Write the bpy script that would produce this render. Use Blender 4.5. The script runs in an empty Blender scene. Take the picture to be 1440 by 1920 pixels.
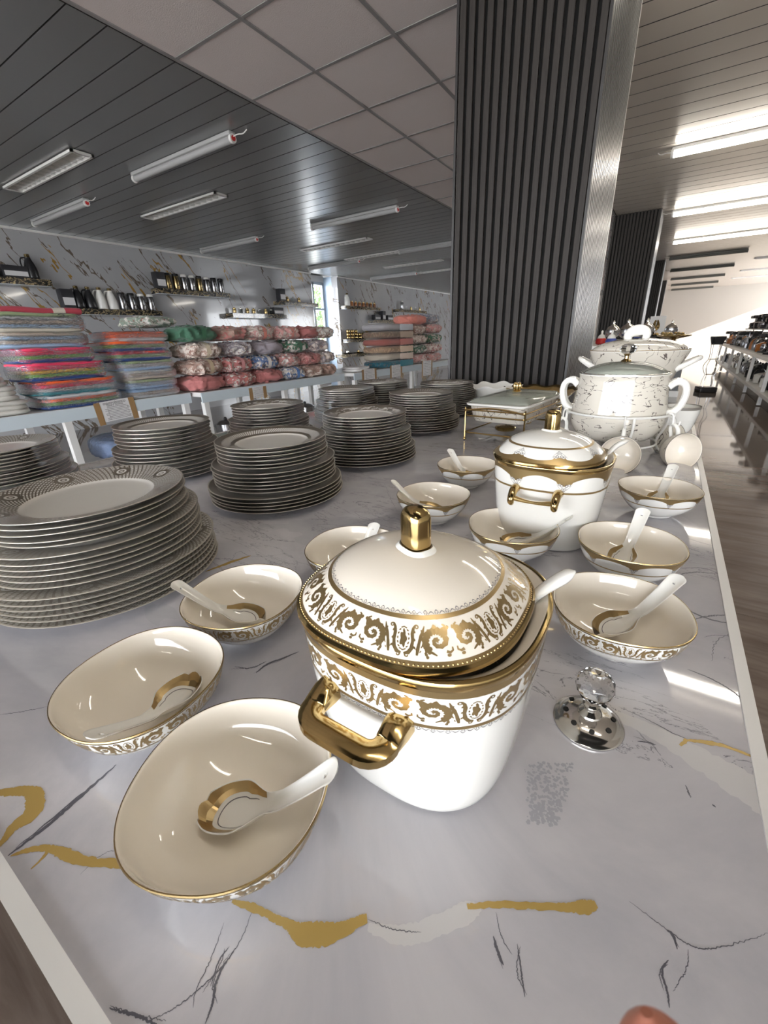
import bpy, math, random
from mathutils import Vector, Matrix, noise
from math import sin, cos, pi, radians, sqrt, atan2, hypot
random.seed(7)
SC = bpy.context.scene
COL = SC.collection
# ------------------------------------------------------------------ camera
YAW, PITCH, ROLL, FPX = -5.79318451e-01, -3.91975320e-01, -3.65383252e-02, 783.54
fw = Vector((sin(YAW)*cos(PITCH), cos(YAW)*cos(PITCH), sin(PITCH)))
rt = Vector((cos(YAW), -sin(YAW), 0)); up = rt.cross(fw)
r2 = cos(ROLL)*rt + sin(ROLL)*up; u2 = -sin(ROLL)*rt + cos(ROLL)*up
cam_d = bpy.data.cameras.new('camera'); cam = bpy.data.objects.new('camera', cam_d); COL.objects.link(cam)
cam.matrix_world = Matrix(((r2.x, u2.x, -fw.x, 0), (r2.y, u2.y, -fw.y, 0), (r2.z, u2.z, -fw.z, 1.22), (0, 0, 0, 1)))
cam_d.sensor_fit = 'HORIZONTAL'; cam_d.sensor_width = 36; cam_d.lens = FPX/1440*36
cam_d.clip_start = .01; cam_d.clip_end = 200
cam_d.dof.use_dof = True; cam_d.dof.focus_distance = .6; cam_d.dof.aperture_fstop = 28
SC.camera = cam
# ------------------------------------------------------------------ world, sun, exposure
W = bpy.data.worlds.new('daylight'); SC.world = W; W.use_nodes = True
W.node_tree.nodes['Background'].inputs[0].default_value = (.93, .96, 1, 1)
W.node_tree.nodes['Background'].inputs[1].default_value = 8.0
sd = bpy.data.lights.new('sun', 'SUN'); sd.energy = 14; sd.angle = .01; sd.color = (1, .95, .85)
so = bpy.data.objects.new('sun', sd); COL.objects.link(so)
so.rotation_euler = Vector((-1, .42, -.415)).to_track_quat('-Z', 'Y').to_euler()
SC.view_settings.view_transform = 'Standard'; SC.view_settings.look = 'None'
SC.view_settings.gamma = 1; SC.view_settings.use_curve_mapping = False
SC.view_settings.exposure = 0.88
TUBE = 14.5
SC.cycles.max_bounces = 7; SC.cycles.transparent_max_bounces = 12; SC.cycles.sample_clamp_indirect = 3
SC.cycles.use_denoising = True; SC.cycles.caustics_refractive = False
ZT = .86      # table top
ZC = 2.84     # ceiling
# ------------------------------------------------------------------ materials
def lin(c):
    return tuple((x/12.92 if x <= .04045 else ((x+.055)/1.055)**2.4) for x in c)
def hx(r, g, b): return lin((r/255, g/255, b/255))
MATS = {}
def mat(name, col=(.8, .8, .8), rough=.5, metal=0., coat=0., spec=.5, trans=0., ior=1.45, emit=None, estr=0., alpha=1., sheen=0.):
    m = bpy.data.materials.new(name); m.use_nodes = True
    b = m.node_tree.nodes['Principled BSDF']
    b.inputs['Base Color'].default_value = (*col, 1); b.inputs['Roughness'].default_value = rough
    b.inputs['Metallic'].default_value = metal; b.inputs['Coat Weight'].default_value = coat
    b.inputs['Coat Roughness'].default_value = .03
    b.inputs['Specular IOR Level'].default_value = spec; b.inputs['Transmission Weight'].default_value = trans
    b.inputs['IOR'].default_value = ior; b.inputs['Alpha'].default_value = alpha
    b.inputs['Sheen Weight'].default_value = sheen
    if emit:
        b.inputs['Emission Color'].default_value = (*emit, 1); b.inputs['Emission Strength'].default_value = estr
    MATS[name] = m; return m
class NT:
    def __init__(s, m): s.t = m.node_tree; s.b = s.t.nodes['Principled BSDF']
    def n(s, typ, **kw):
        o = s.t.nodes.new(typ)
        for k, v in kw.items(): setattr(o, k, v)
        return o
    def l(s, a, b): s.t.links.new(a, b)
    def v(s, sock, x):
        if isinstance(x, (int, float)): sock.default_value = x
        elif isinstance(x, tuple): sock.default_value = x if len(x) == len(sock.default_value) else (*x, 1)
        else: s.l(x, sock)
    def m(s, op, a, b=0., c=0.):
        o = s.n('ShaderNodeMath', operation=op); s.v(o.inputs[0], a); s.v(o.inputs[1], b); s.v(o.inputs[2], c); return o.outputs[0]
    def ramp(s, x, stops):
        o = s.n('ShaderNodeValToRGB'); s.l(x, o.inputs[0]); e = o.color_ramp.elements
        while len(e) > 1: e.remove(e[-1])
        e[0].position = stops[0][0]; e[0].color = (*stops[0][1], 1)
        for p, c in stops[1:]:
            q = e.new(p); q.color = (*c, 1)
        return o.outputs[0]
    def mix(s, f, a, b):
        o = s.n('ShaderNodeMix', data_type='RGBA'); s.v(o.inputs[0], f); s.v(o.inputs[6], a); s.v(o.inputs[7], b); return o.outputs[2]
    def coord(s, which='Object', scale=(1, 1, 1), rot=(0, 0, 0)):
        c = s.n('ShaderNodeTexCoord'); mp = s.n('ShaderNodeMapping'); mp.inputs['Scale'].default_value = scale; mp.inputs['Rotation'].default_value = rot
        s.l(c.outputs[which], mp.inputs[0]); return mp.outputs[0]
    def noise(s, vec, scale, detail=4, rough=.5, dist=0.):
        o = s.n('ShaderNodeTexNoise'); o.inputs['Scale'].default_value = scale; o.inputs['Detail'].default_value = detail
        o.inputs['Roughness'].default_value = rough; o.inputs['Distortion'].default_value = dist; s.l(vec, o.inputs['Vector']); return o.outputs['Fac']
    def bump(s, h, strength=.3, dist=.002):
        o = s.n('ShaderNodeBump'); o.inputs['Strength'].default_value = strength; o.inputs['Distance'].default_value = dist
        s.l(h, o.inputs['Height']); s.l(o.outputs[0], s.b.inputs['Normal'])
    def col(s, x): s.l(x, s.b.inputs['Base Color'])
WHITE = (1, 1, 1); BLACK = (0, 0, 0)
mat('porcelain', (.86, .85, .81), .05, coat=.5)
mat('porcelain_cream', (.91, .845, .745), .06, coat=.5)
mat('porcelain_plate', (.74, .72, .68), .12, coat=.3)
mat('gold', (.52, .375, .165), .13, metal=1)
mat('gold_print', (.43, .31, .15), .33, metal=.85)
mat('gold_edge', (.42, .31, .15), .25, metal=1)
mat('filigree', (.16, .15, .16), .35, metal=.3)
mat('silver', (.82, .80, .76), .12, metal=1)
mat('steel', (.45, .45, .47), .25, metal=1)
mat('black_hole', (.01, .01, .01), .6)
mat('crystal', (1, 1, 1), .0, trans=1, ior=1.52)
mat('clear_glass', (.95, 1, .98), .02, trans=1, ior=1.1)
mat('white_paint', (.80, .79, .77), .35)
mat('frame_white', (.72, .71, .70), .35)
mat('beam_gloss', (.62, .70, .76), .12, coat=.5)
mat('black_plastic', (.02, .02, .022), .25)
mat('dark_box', (.03, .03, .035), .4)
mat('black_wood', (.030, .028, .028), .4)
mat('white_wire', (.78, .77, .74), .3)
mat('felt_black', (.004, .004, .004), .9)
mat('carton', (.33, .20, .09), .45, coat=.4)
mat('paper', (.74, .73, .74), .6)
mat('ink', (.03, .03, .035), .6)
mat('marble_gold', hx(176, 148, 86), .25, metal=.2)
mat('marble_ink', (.09, .09, .11), .3)
mat('marble_smudge', (.36, .36, .40), .2)
mat('marble_pale', (.56, .55, .56), .2)
mat('skin', (.40, .15, .10), .6)
mat('tube_on', (1, 1, 1), .5, emit=(1, .93, .81), estr=TUBE)
mat('tube_off', (.42, .42, .42), .3)
mat('batten_dark', (.10, .10, .09), .4)
mat('fixture_white', (.42, .42, .42), .35)
mat('louvre_metal', (.75, .75, .75), .18, metal=1)
mat('red_plastic', (.55, .03, .03), .35)
mat('blue_plastic', (.05, .08, .30), .35)
mat('amber', (.35, .12, .03), .15, coat=.5)
mat('green_leaf', (.045, .095, .02), .6)
mat('bark', (.10, .07, .05), .8)
mat('grey_grid', (.30, .29, .29), .5)
mat('window_frame', (.38, .42, .46), .3)
mat('pavement', (.30, .30, .29), .8)
mat('wall_plain', (.66, .63, .58), .5)
mat('wall_beige', (.42, .385, .34), .4)
mat('silver_taupe', (.20, .18, .16), .35)
m = mat('ceiling_tile', (.80, .735, .72), .9); N = NT(m); c = N.coord('Generated', (1, 1, 1)); N.bump(N.noise(c, 90, 3), .35, .004)
m = mat('plank_grey', (.29, .298, .30), .26, metal=.35); N = NT(m)
mat('groove_shade', (.05, .05, .05), .8)  # plank edges coloured dark, shade of the gaps put into the colour
m = mat('plank_warm', (.74, .69, .63), .27, metal=.15)
# slats: charcoal wood with fine grain
m = mat('slat_wood', (.05, .047, .045), .6, spec=.3); N = NT(m); c = N.coord('Object', (30, 30, 1.2)); n = N.noise(c, 6, 6, .7)
N.col(N.ramp(n, [(.3, hx(38, 35, 34)), (.7, hx(58, 54, 51))])); N.bump(n, .15, .001)
m = mat('slat_side', (.075, .073, .072), .33, metal=.3)
# floor: glossy brown wood-look porcelain
m = mat('floor_tile', (.2, .16, .14), .07, coat=.3); N = NT(m); c = N.coord('Object', (1.2, 9, 1)); n = N.noise(c, 1.3, 8, .6, .6)
c2 = N.coord('Object', (.6, .6, 1)); n2 = N.noise(c2, 2.0, 5, .6, 1.5)
k = N.ramp(n, [(.25, hx(88, 74, 66)), (.5, hx(122, 108, 98)), (.75, hx(150, 136, 126))])
N.col(N.mix(N.m('MULTIPLY', n2, .5), k, (*hx(104, 92, 84), 1)))
# marble table top
m = mat('marble_top', (.6, .6, .62), .045, coat=.4); N = NT(m); c = N.coord('Object', (1, 1, 1)); n = N.noise(c, 3.2, 9, .62, .8); n2 = N.noise(c, 1.2, 4, .5, 2.0)
k = N.ramp(n, [(.32, hx(166, 166, 174)), (.5, hx(186, 184, 190)), (.68, hx(203, 201, 205))])
k = N.mix(N.m('MULTIPLY', N.m('GREATER_THAN', n2, .56), .16), k, (*hx(150, 155, 158), 1))
c3 = N.coord('Object', (1.3, 5, 1), (0, 0, .35)); v = N.noise(c3, 2.6, 12, .68, 1.2)
th = N.m('LESS_THAN', N.m('ABSOLUTE', N.m('SUBTRACT', v, .5)), .0035)
g = N.m('GREATER_THAN', N.noise(c, 4.0, 2), .50)
sep = N.n('ShaderNodeSeparateXYZ'); N.l(c, sep.inputs[0])
far = N.m('GREATER_THAN', sep.outputs[1], .34)
N.col(N.mix(N.m('MULTIPLY', N.m('MULTIPLY', N.m('MULTIPLY', th, g), far), .75), k, (*hx(62, 60, 72), 1)))
# wall marble with gold and dark diagonal veins
def wallmarble(name, base, sc=1.):
    m = mat(name, base, .08, coat=.3); N = NT(m)
    c0 = N.coord('Object', (1, 1, 1)); mp = N.n('ShaderNodeMapping', vector_type='TEXTURE'); N.l(c0, mp.inputs[0])
    mp.inputs['Rotation'].default_value = (.62, 0, 0); mp.inputs['Scale'].default_value = (1, .34, 1.5); c = mp.outputs[0]
    def vein(scale, w, seedscale, thr, dist):
        v = N.noise(c, scale, 5, .58, dist); a = N.m('ABSOLUTE', N.m('SUBTRACT', v, .5))
        return N.m('MULTIPLY', N.m('LESS_THAN', a, w), N.m('GREATER_THAN', N.noise(c0, seedscale, 2), thr))
    k = N.ramp(N.noise(c0, 1.1, 5), [(.3, tuple(x*.86 for x in base)), (.7, base)])
    k = N.mix(vein(.9, .010, 1.3, .45, .35), k, (*hx(108, 98, 86), 1))
    k = N.mix(vein(.55, .008, .9, .52, .5), k, (*hx(158, 126, 66), 1))
    N.col(k); return m
wallmarble('wall_marble', (.45, .45, .465))
m = mat('reveal_blue', (.50, .62, .76), .15)
m = mat('black_marble', (.02, .02, .02), .1, coat=.5); N = NT(m); c = N.coord('Object', (1, 4, 8), (.7, 0, 0)); v = N.noise(c, 3, 5, .6, .8)
N.col(N.mix(N.m('LESS_THAN', N.m('ABSOLUTE', N.m('SUBTRACT', v, .5)), .02), (.02, .02, .02, 1), (*hx(190, 170, 130), 1)))
# crackle marble porcelain (dark strokes on cream)
def crackle(name, rot, sc, wide, thr):
    m = mat(name, (.66, .62, .545), .1, coat=.5); N = NT(m); c = N.coord('Object', sc, rot); v = N.noise(c, 15, 3, .45, .6)
    a = N.m('LESS_THAN', N.m('ABSOLUTE', N.m('SUBTRACT', v, .5)), wide)
    g = N.m('GREATER_THAN', N.noise(N.coord('Object', (1, 1, 1)), 34, 2), thr)
    N.col(N.mix(N.m('MULTIPLY', a, g), (.66, .62, .545, 1), (*hx(104, 96, 92), 1)))
crackle('porcelain_crackle', (.5, .4, .3), (1.2, 1.2, 3.5), .011, .47)
crackle('porcelain_branch', (.2, .9, .1), (1.6, 1.6, .9), .012, .44)
# plate rim prints, driven by UV (u = turn, v = radius fraction)
def plate_mat(name, kind):
    m = mat(name, (.74, .72, .68), .16, coat=.25); N = NT(m)
    uvn = N.n('ShaderNodeUVMap'); sp = N.n('ShaderNodeSeparateXYZ'); N.l(uvn.outputs[0], sp.inputs[0]); u, v = sp.outputs[0], sp.outputs[1]
    white = (.74, .72, .68, 1); dark = (*hx(138, 129, 116), 1)
    def stripe(nu, kv, w):
        a = N.m('FRACT', N.m('ADD', N.m('MULTIPLY', u, nu), N.m('MULTIPLY', v, kv))); return N.m('LESS_THAN', N.m('ABSOLUTE', N.m('SUBTRACT', a, .5)), w)
    def band(a, b): return N.m('MULTIPLY', N.m('GREATER_THAN', v, a), N.m('LESS_THAN', v, b))
    if kind == 'lattice':
        s = N.m('MAXIMUM', stripe(96, 26, .24), stripe(96, -9, .17)); k = s
        du = N.m('MULTIPLY', N.m('SUBTRACT', N.m('FRACT', N.m('MULTIPLY', u, 8)), .5), .64); dv = N.m('SUBTRACT', v, .83)
        r = N.m('SQRT', N.m('ADD', N.m('MULTIPLY', du, du), N.m('MULTIPLY', dv, dv)))
        ang = N.m('ARCTAN2', dv, du); rr = N.m('ADD', r, N.m('MULTIPLY', N.m('SINE', N.m('MULTIPLY', ang, 9)), .008))
        k = N.m('MAXIMUM', k, N.m('LESS_THAN', rr, .105))
        ring = N.m('MULTIPLY', N.m('GREATER_THAN', r, .036), N.m('LESS_THAN', r, .058))
        dot = N.m('LESS_THAN', N.m('ADD', r, N.m('MULTIPLY', N.m('SINE', N.m('MULTIPLY', ang, 5)), .006)), .017)
        k = N.m('MULTIPLY', k, N.m('SUBTRACT', 1., N.m('MAXIMUM', ring, dot)))
        k = N.m('MULTIPLY', k, band(.655, .985))
    elif kind == 'ray':
        k = N.m('MAXIMUM', band(.655, .725), band(.875, .98)); k = N.m('MAXIMUM', k, N.m('MULTIPLY', stripe(110, 9, .20), band(.72, .88)))
    elif kind == 'floral':
        vec = N.n('ShaderNodeCombineXYZ'); N.l(N.m('MULTIPLY', u, 26), vec.inputs[0]); N.l(N.m('MULTIPLY', v, 8), vec.inputs[1])
        f = N.noise(vec.outputs[0], 1.3, 2, .5, 1.0); k = N.m('SUBTRACT', band(.655, .98), N.m('MULTIPLY', N.m('GREATER_THAN', f, .52), band(.68, .86)))
    else:
        a = N.m('MULTIPLY', N.m('GREATER_THAN', N.m('SINE', N.m('MULTIPLY', u, 2*pi*64)), .1), N.m('GREATER_THAN', N.m('SINE', N.m('MULTIPLY', v, 2*pi*18)), .1))
        k = N.m('SUBTRACT', band(.655, .98), N.m('MULTIPLY', a, band(.72, .9)))
    edge = N.m('GREATER_THAN', v, .982); k = N.m('MAXIMUM', k, edge)
    N.col(N.mix(edge, N.mix(k, white, dark), (*hx(214, 208, 196), 1))); N.l(N.m('MULTIPLY', k, .75), N.b.inputs['Metallic']); N.l(N.m('ADD', .14, N.m('MULTIPLY', k, .18)), N.b.inputs['Roughness'])
for k_ in ('lattice', 'ray', 'floral', 'check'): plate_mat('plate_'+k_, k_)
# thin clear plastic film
m = bpy.data.materials.new('film'); m.use_nodes = True; t = m.node_tree; t.nodes.remove(t.nodes['Principled BSDF'])
tr = t.nodes.new('ShaderNodeBsdfTransparent'); gl = t.nodes.new('ShaderNodeBsdfGlossy'); gl.inputs['Roughness'].default_value = .08; gl.inputs['Color'].default_value = (.9, .95, 1, 1)
mx = t.nodes.new('ShaderNodeMixShader'); fr = t.nodes.new('ShaderNodeFresnel'); fr.inputs[0].default_value = 1.5
nz = t.nodes.new('ShaderNodeTexNoise'); nz.inputs['Scale'].default_value = 18; nz.inputs['Detail'].default_value = 2
bp = t.nodes.new('ShaderNodeBump'); bp.inputs['Strength'].default_value = .7; bp.inputs['Distance'].default_value = .035
t.links.new(nz.outputs['Fac'], bp.inputs['Height']); t.links.new(bp.outputs[0], gl.inputs['Normal']); t.links.new(bp.outputs[0], fr.inputs['Normal'])
mm = t.nodes.new('ShaderNodeMath'); mm.operation = 'MULTIPLY_ADD'; mm.inputs[1].default_value = .85; mm.inputs[2].default_value = .02
t.links.new(fr.outputs[0], mm.inputs[0]); t.links.new(mm.outputs[0], mx.inputs[0]); t.links.new(tr.outputs[0], mx.inputs[1]); t.links.new(gl.outputs[0], mx.inputs[2])
t.links.new(mx.outputs[0], t.nodes['Material Output'].inputs[0]); MATS['film'] = m
# thin window / lid glass
m = bpy.data.materials.new('thin_glass'); m.use_nodes = True; t = m.node_tree; t.nodes.remove(t.nodes['Principled BSDF'])
tr = t.nodes.new('ShaderNodeBsdfTransparent'); tr.inputs[0].default_value = (.95, .98, .95, 1); gl = t.nodes.new('ShaderNodeBsdfGlossy'); gl.inputs['Roughness'].default_value = .02
df = t.nodes.new('ShaderNodeBsdfDiffuse'); df.inputs[0].default_value = (.78, .82, .74, 1); md = t.nodes.new('ShaderNodeMixShader'); md.inputs[0].default_value = .32; t.links.new(tr.outputs[0], md.inputs[1]); t.links.new(df.outputs[0], md.inputs[2])  # pale diffuse share stands in for bright reflections on the lids
mx = t.nodes.new('ShaderNodeMixShader'); fr = t.nodes.new('ShaderNodeLayerWeight'); fr.inputs[0].default_value = .12
t.links.new(fr.outputs['Fresnel'], mx.inputs[0]); t.links.new(md.outputs[0], mx.inputs[1]); t.links.new(gl.outputs[0], mx.inputs[2]); t.links.new(mx.outputs[0], t.nodes['Material Output'].inputs[0]); MATS['thin_glass'] = m
m = bpy.data.materials.new('window_glass'); m.use_nodes = True; t = m.node_tree; t.nodes.remove(t.nodes['Principled BSDF'])
tr = t.nodes.new('ShaderNodeBsdfTransparent'); gl = t.nodes.new('ShaderNodeBsdfGlossy'); gl.inputs['Roughness'].default_value = .01
mx = t.nodes.new('ShaderNodeMixShader'); mx.inputs[0].default_value = .06
t.links.new(tr.outputs[0], mx.inputs[1]); t.links.new(gl.outputs[0], mx.inputs[2]); t.links.new(mx.outputs[0], t.nodes['Material Output'].inputs[0]); MATS['window_glass'] = m
_cl = {}
def cloth(rgb, pattern=None):
    key = (rgb, pattern)
    if key in _cl: return _cl[key]
    m = mat('cloth_%d' % len(_cl), hx(*rgb), .8, sheen=.2); N = NT(m)
    if pattern:
        c = N.coord('Object', (1, 1, 1)); n = N.noise(c, 16, 3, .6, 1.5); n2 = N.noise(c, 23, 2, .5, 2.)
        k = N.mix(N.m('GREATER_THAN', n, .55), (*hx(*rgb), 1), (*hx(*pattern), 1)); k = N.mix(N.m('GREATER_THAN', n2, .62), k, (*hx(150, 110, 100), 1)); N.col(k)
    _cl[key] = m; return m
# ------------------------------------------------------------------ mesh helpers
class G:
    def __init__(s): s.v = []; s.f = []; s.mi = []; s.uv = {}
    def add(s, vs, fs, mi=0, uv=None):
        o = len(s.v); s.v += [tuple(x) for x in vs]
        for i, f in enumerate(fs):
            s.f.append(tuple(a+o for a in f)); s.mi.append(mi if isinstance(mi, int) else mi[i])
            if uv: s.uv[len(s.f)-1] = [uv[a] if not isinstance(uv[0], list) else 0 for a in f]
        return s
    def box(s, c, d, mi=0, rot=0., bev=0.):
        x, y, z = d[0]/2, d[1]/2, d[2]/2; R = Matrix.Rotation(rot, 3, 'Z')
        if bev <= 0:
            P = [(sx*x, sy*y, sz*z) for sz in (-1, 1) for sy in (-1, 1) for sx in (-1, 1)]
            F = [(0, 2, 3, 1), (4, 5, 7, 6), (0, 1, 5, 4), (2, 6, 7, 3), (0, 4, 6, 2), (1, 3, 7, 5)]
        else:
            P = []; F = []; K = 4; ring = []
            b = min(bev, x*.99, y*.99, z*.99)
            def outline(ins, zz):
                r = []
                for q, (sx, sy) in enumerate(((1, 1), (-1, 1), (-1, -1), (1, -1))):
                    for k in range(K):
                        a = (q + k/(K-1))*pi/2; r.append((sx*(x-b)+(b-ins)*cos(a), sy*(y-b)+(b-ins)*sin(a), zz))
                return r
            L = [outline(b*.999, -z), outline(b*.3, -z+b*.3), outline(0, -z+b), outline(0, z-b), outline(b*.3, z-b*.3), outline(b*.999, z)]
            L[1] = outline(b*.29, -z+b*.29); L[4] = outline(b*.29, z-b*.29)
            n = 4*K
            for l in L: P += l
            for i in range(5):
                for j in range(n):
                    F.append((i*n+j, i*n+(j+1) % n, (i+1)*n+(j+1) % n, (i+1)*n+j))
            F.append(tuple(range(n))[::-1]); F.append(tuple(5*n+j for j in range(n)))
        P = [tuple(R @ Vector(p) + Vector(c)) for p in P]
        return s.add(P, F, mi)
    def tube(s, pts, r, seg=10, mi=0, closed=False, cap=True, flat=1., sm=True):
        pts = [Vector(p) for p in pts]; n = len(pts); rr = list(r) if isinstance(r, (list, tuple)) else [r]*n
        if 3 <= n <= 14 and not closed and sm:
            for _ in range(2):
                a, b = [pts[0]], [rr[0]]
                for i in range(len(pts)-1):
                    a += [pts[i]*.75+pts[i+1]*.25, pts[i]*.25+pts[i+1]*.75]; b += [rr[i]*.75+rr[i+1]*.25, rr[i]*.25+rr[i+1]*.75]
                pts, rr = a+[pts[-1]], b+[rr[-1]]
            n = len(pts)
        P = []; prev = None
        for i, p in enumerate(pts):
            if closed: t = pts[(i+1) % n]-pts[i-1]
            else: t = pts[min(i+1, n-1)]-pts[max(i-1, 0)]
            t.normalize()
            if prev is None:
                a = Vector((0, 0, 1)) if abs(t.z) < .9 else Vector((1, 0, 0)); u = t.cross(a).normalized()
            else: u = (prev - t*prev.dot(t)).normalized()
            w = t.cross(u); prev = u
            for j in range(seg):
                a = 2*pi*j/seg; P.append(p + u*cos(a)*rr[i] + w*sin(a)*rr[i]*flat)
        F = []
        for i in range(n if closed else n-1):
            k = (i+1) % n
            for j in range(seg): F.append((i*seg+j, i*seg+(j+1) % seg, k*seg+(j+1) % seg, k*seg+j))
        if cap and not closed: F.append(tuple(range(seg))[::-1]); F.append(tuple((n-1)*seg+j for j in range(seg)))
        return s.add(P, F, mi)
    def lathe(s, prof, seg=48, mi=0, c=(0, 0, 0), a=0., sx=1., sy=1., uvR=None, caps=True):
        # prof: (r, z[, n]) rows; n = superellipse exponent ; mi int or list per segment
        P = []; UV = []; n = len(prof)
        for p in prof:
            r, z = p[0], p[1]; e = p[2] if len(p) > 2 else 2.
            for j in range(seg):
                th = 2*pi*j/seg; q = r*rho(th, e); x, y = q*cos(th)*sx, q*sin(th)*sy
                P.append((c[0]+x*cos(a)-y*sin(a), c[1]+x*sin(a)+y*cos(a), c[2]+z))
        F = []; M = []; uvs = []
        for i in range(n-1):
            for j in range(seg):
                k = (j+1) % seg; F.append((i*seg+j, i*seg+k, (i+1)*seg+k, (i+1)*seg+j)); M.append(mi if isinstance(mi, int) else mi[i])
                if uvR: uvs.append([(j/seg, prof[i][0]/uvR), ((j+1)/seg, prof[i][0]/uvR), ((j+1)/seg, prof[i+1][0]/uvR), (j/seg, prof[i+1][0]/uvR)])
        o = len(s.f)
        if caps:
            if prof[0][0] > 1e-5: F.append(tuple(range(seg))[::-1]); M.append(M[0])
            if prof[-1][0] > 1e-5: F.append(tuple((n-1)*seg+j for j in range(seg))); M.append(M[-1])
        s.add(P, F, M)
        if uvR:
            for i, q in enumerate(uvs): s.uv[o+i] = q
        return s
    def sphere(s, c, r, mi=0, seg=16, ring=10, sc=(1, 1, 1)):
        pr = [(max(r*sin(pi*i/ring), 1e-6), -r*cos(pi*i/ring)) for i in range(ring+1)]
        P0 = len(s.v); s.lathe(pr, seg, mi, (0, 0, 0), caps=False)
        for i in range(P0, len(s.v)): x, y, z = s.v[i]; s.v[i] = (x*sc[0]+c[0], y*sc[1]+c[1], z*sc[2]+c[2])
        return s
    def xf(s, M, start=0):
        for i in range(start, len(s.v)): s.v[i] = tuple(M @ Vector(s.v[i]))
        return s
    def mesh(s, name, mats, smooth=True, ang=35):
        me = bpy.data.meshes.new(name); me.from_pydata(s.v, [], s.f)
        for m in mats: me.materials.append(MATS[m] if isinstance(m, str) else m)
        me.polygons.foreach_set('material_index', s.mi)
        if s.uv:
            ul = me.uv_layers.new(name='UVMap'); d = ul.data
            for i, q in s.uv.items():
                ls = me.polygons[i].loop_start
                for j, w in enumerate(q): d[ls+j].uv = w
        me.polygons.foreach_set('use_smooth', [smooth]*len(s.f))
        me.update()
        if smooth: me.set_sharp_from_angle(angle=radians(ang))
        return me
    def build(s, name, mats, parent=None, loc=(0, 0, 0), smooth=True, ang=35):
        if isinstance(mats, (str, bpy.types.Material)): mats = [mats]
        return obj(name, s.mesh(name, mats, smooth, ang), parent, loc)
def rho(t, n):
    if n == 2.: return 1.
    return (abs(cos(t))**n + abs(sin(t))**n)**(-1/n)
def obj(name, me, parent=None, loc=(0, 0, 0), rz=0.):
    o = bpy.data.objects.new(name, me); COL.objects.link(o); o.location = loc; o.rotation_euler = (0, 0, rz)
    if parent: o.parent = parent
    return o
def thing(name, label, cat, loc=(0, 0, 0), rz=0., group=None):
    o = bpy.data.objects.new(name, None); COL.objects.link(o); o.location = loc; o.rotation_euler = (0, 0, rz); o.empty_display_size = .05
    return tag(o, label, cat, group)
def tag(o, label, cat, group=None):
    o['label'] = label; o['category'] = cat
    if group: o['group'] = group
    return o
def struct(o): o['kind'] = 'structure'; return o
def copy_tree(o, parent=None):
    c = o.copy(); COL.objects.link(c); c.parent = parent
    for ch in [x for x in bpy.data.objects if x.parent == o]: copy_tree(ch, c)
    return c
def dup(o, loc, rz, label, group=None):
    c = copy_tree(o); c.location = loc; c.rotation_euler = (0, 0, rz); c['label'] = label
    if group: c['group'] = group
    return c
def smoothprof(p, k=2):
    p = [tuple(x) if len(x) > 2 else (*x, 2.) for x in p]
    for _ in range(k):
        q = [p[0]]
        for a, b in zip(p, p[1:]):
            q.append(tuple(.75*u+.25*v for u, v in zip(a, b))); q.append(tuple(.25*u+.75*v for u, v in zip(a, b)))
        q.append(p[-1]); p = q
    return p
# surface decals ---------------------------------------------------
class Surf:
    """outer skin of a lathed body: maps (theta, s) to a point just off the skin"""
    def __init__(s, prof, off=.00018): s.p = prof; s.off = off; s.L = [0.]; 
    def prep(s):
        for a, b in zip(s.p, s.p[1:]): s.L.append(s.L[-1]+hypot(a[0]-b[0], a[1]-b[1]))
        return s
    def base(s, th, t):
        t = max(0, min(t, s.L[-1]-1e-7)); i = 0
        while s.L[i+1] < t: i += 1
        f = (t-s.L[i])/max(1e-9, s.L[i+1]-s.L[i]); a, b = s.p[i], s.p[i+1]
        r, z = a[0]*rho(th, a[2])*(1-f)+b[0]*rho(th, b[2])*f, a[1]*(1-f)+b[1]*f
        return Vector((r*cos(th), r*sin(th), z))
    def at(s, th, t, off=None):
        p = s.base(th, t); du = s.base(th+.01, t)-s.base(th-.01, t); dv = s.base(th, min(t+.0015, s.L[-1]))-s.base(th, max(t-.0015, 0))
        n = du.cross(dv).normalized(); return p + n*(s.off if off is None else off)
    def s_at_z(s, z):
        for i, (a, b) in enumerate(zip(s.p, s.p[1:])):
            if (a[1]-z)*(b[1]-z) <= 0 and a[1] != b[1]: return s.L[i]+(s.L[i+1]-s.L[i])*(z-a[1])/(b[1]-a[1])
        return s.L[-1]
    def s_at_r(s, r):
        for i, (a, b) in enumerate(zip(s.p, s.p[1:])):
            if (a[0]-r)*(b[0]-r) <= 0 and a[0] != b[0]: return s.L[i]+(s.L[i+1]-s.L[i])*(r-a[0])/(b[0]-a[0])
        return s.L[-1]
    def band(s, g, s0, s1, seg=128, mi=0, wavy=None, rows=1):
        P = []; 
        for j in range(seg):
            th = 2*pi*j/seg; e = wavy(th) if wavy else 0
            for r in range(rows+1): P.append(s.at(th, s0+e+(s1-s0-e)*r/rows))
        F = []; n = rows+1
        for j in range(seg):
            k = (j+1) % seg
            for r in range(rows): F.append((j*n+r, k*n+r, k*n+r+1, j*n+r+1))
        g.add(P, F, mi)
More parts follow.
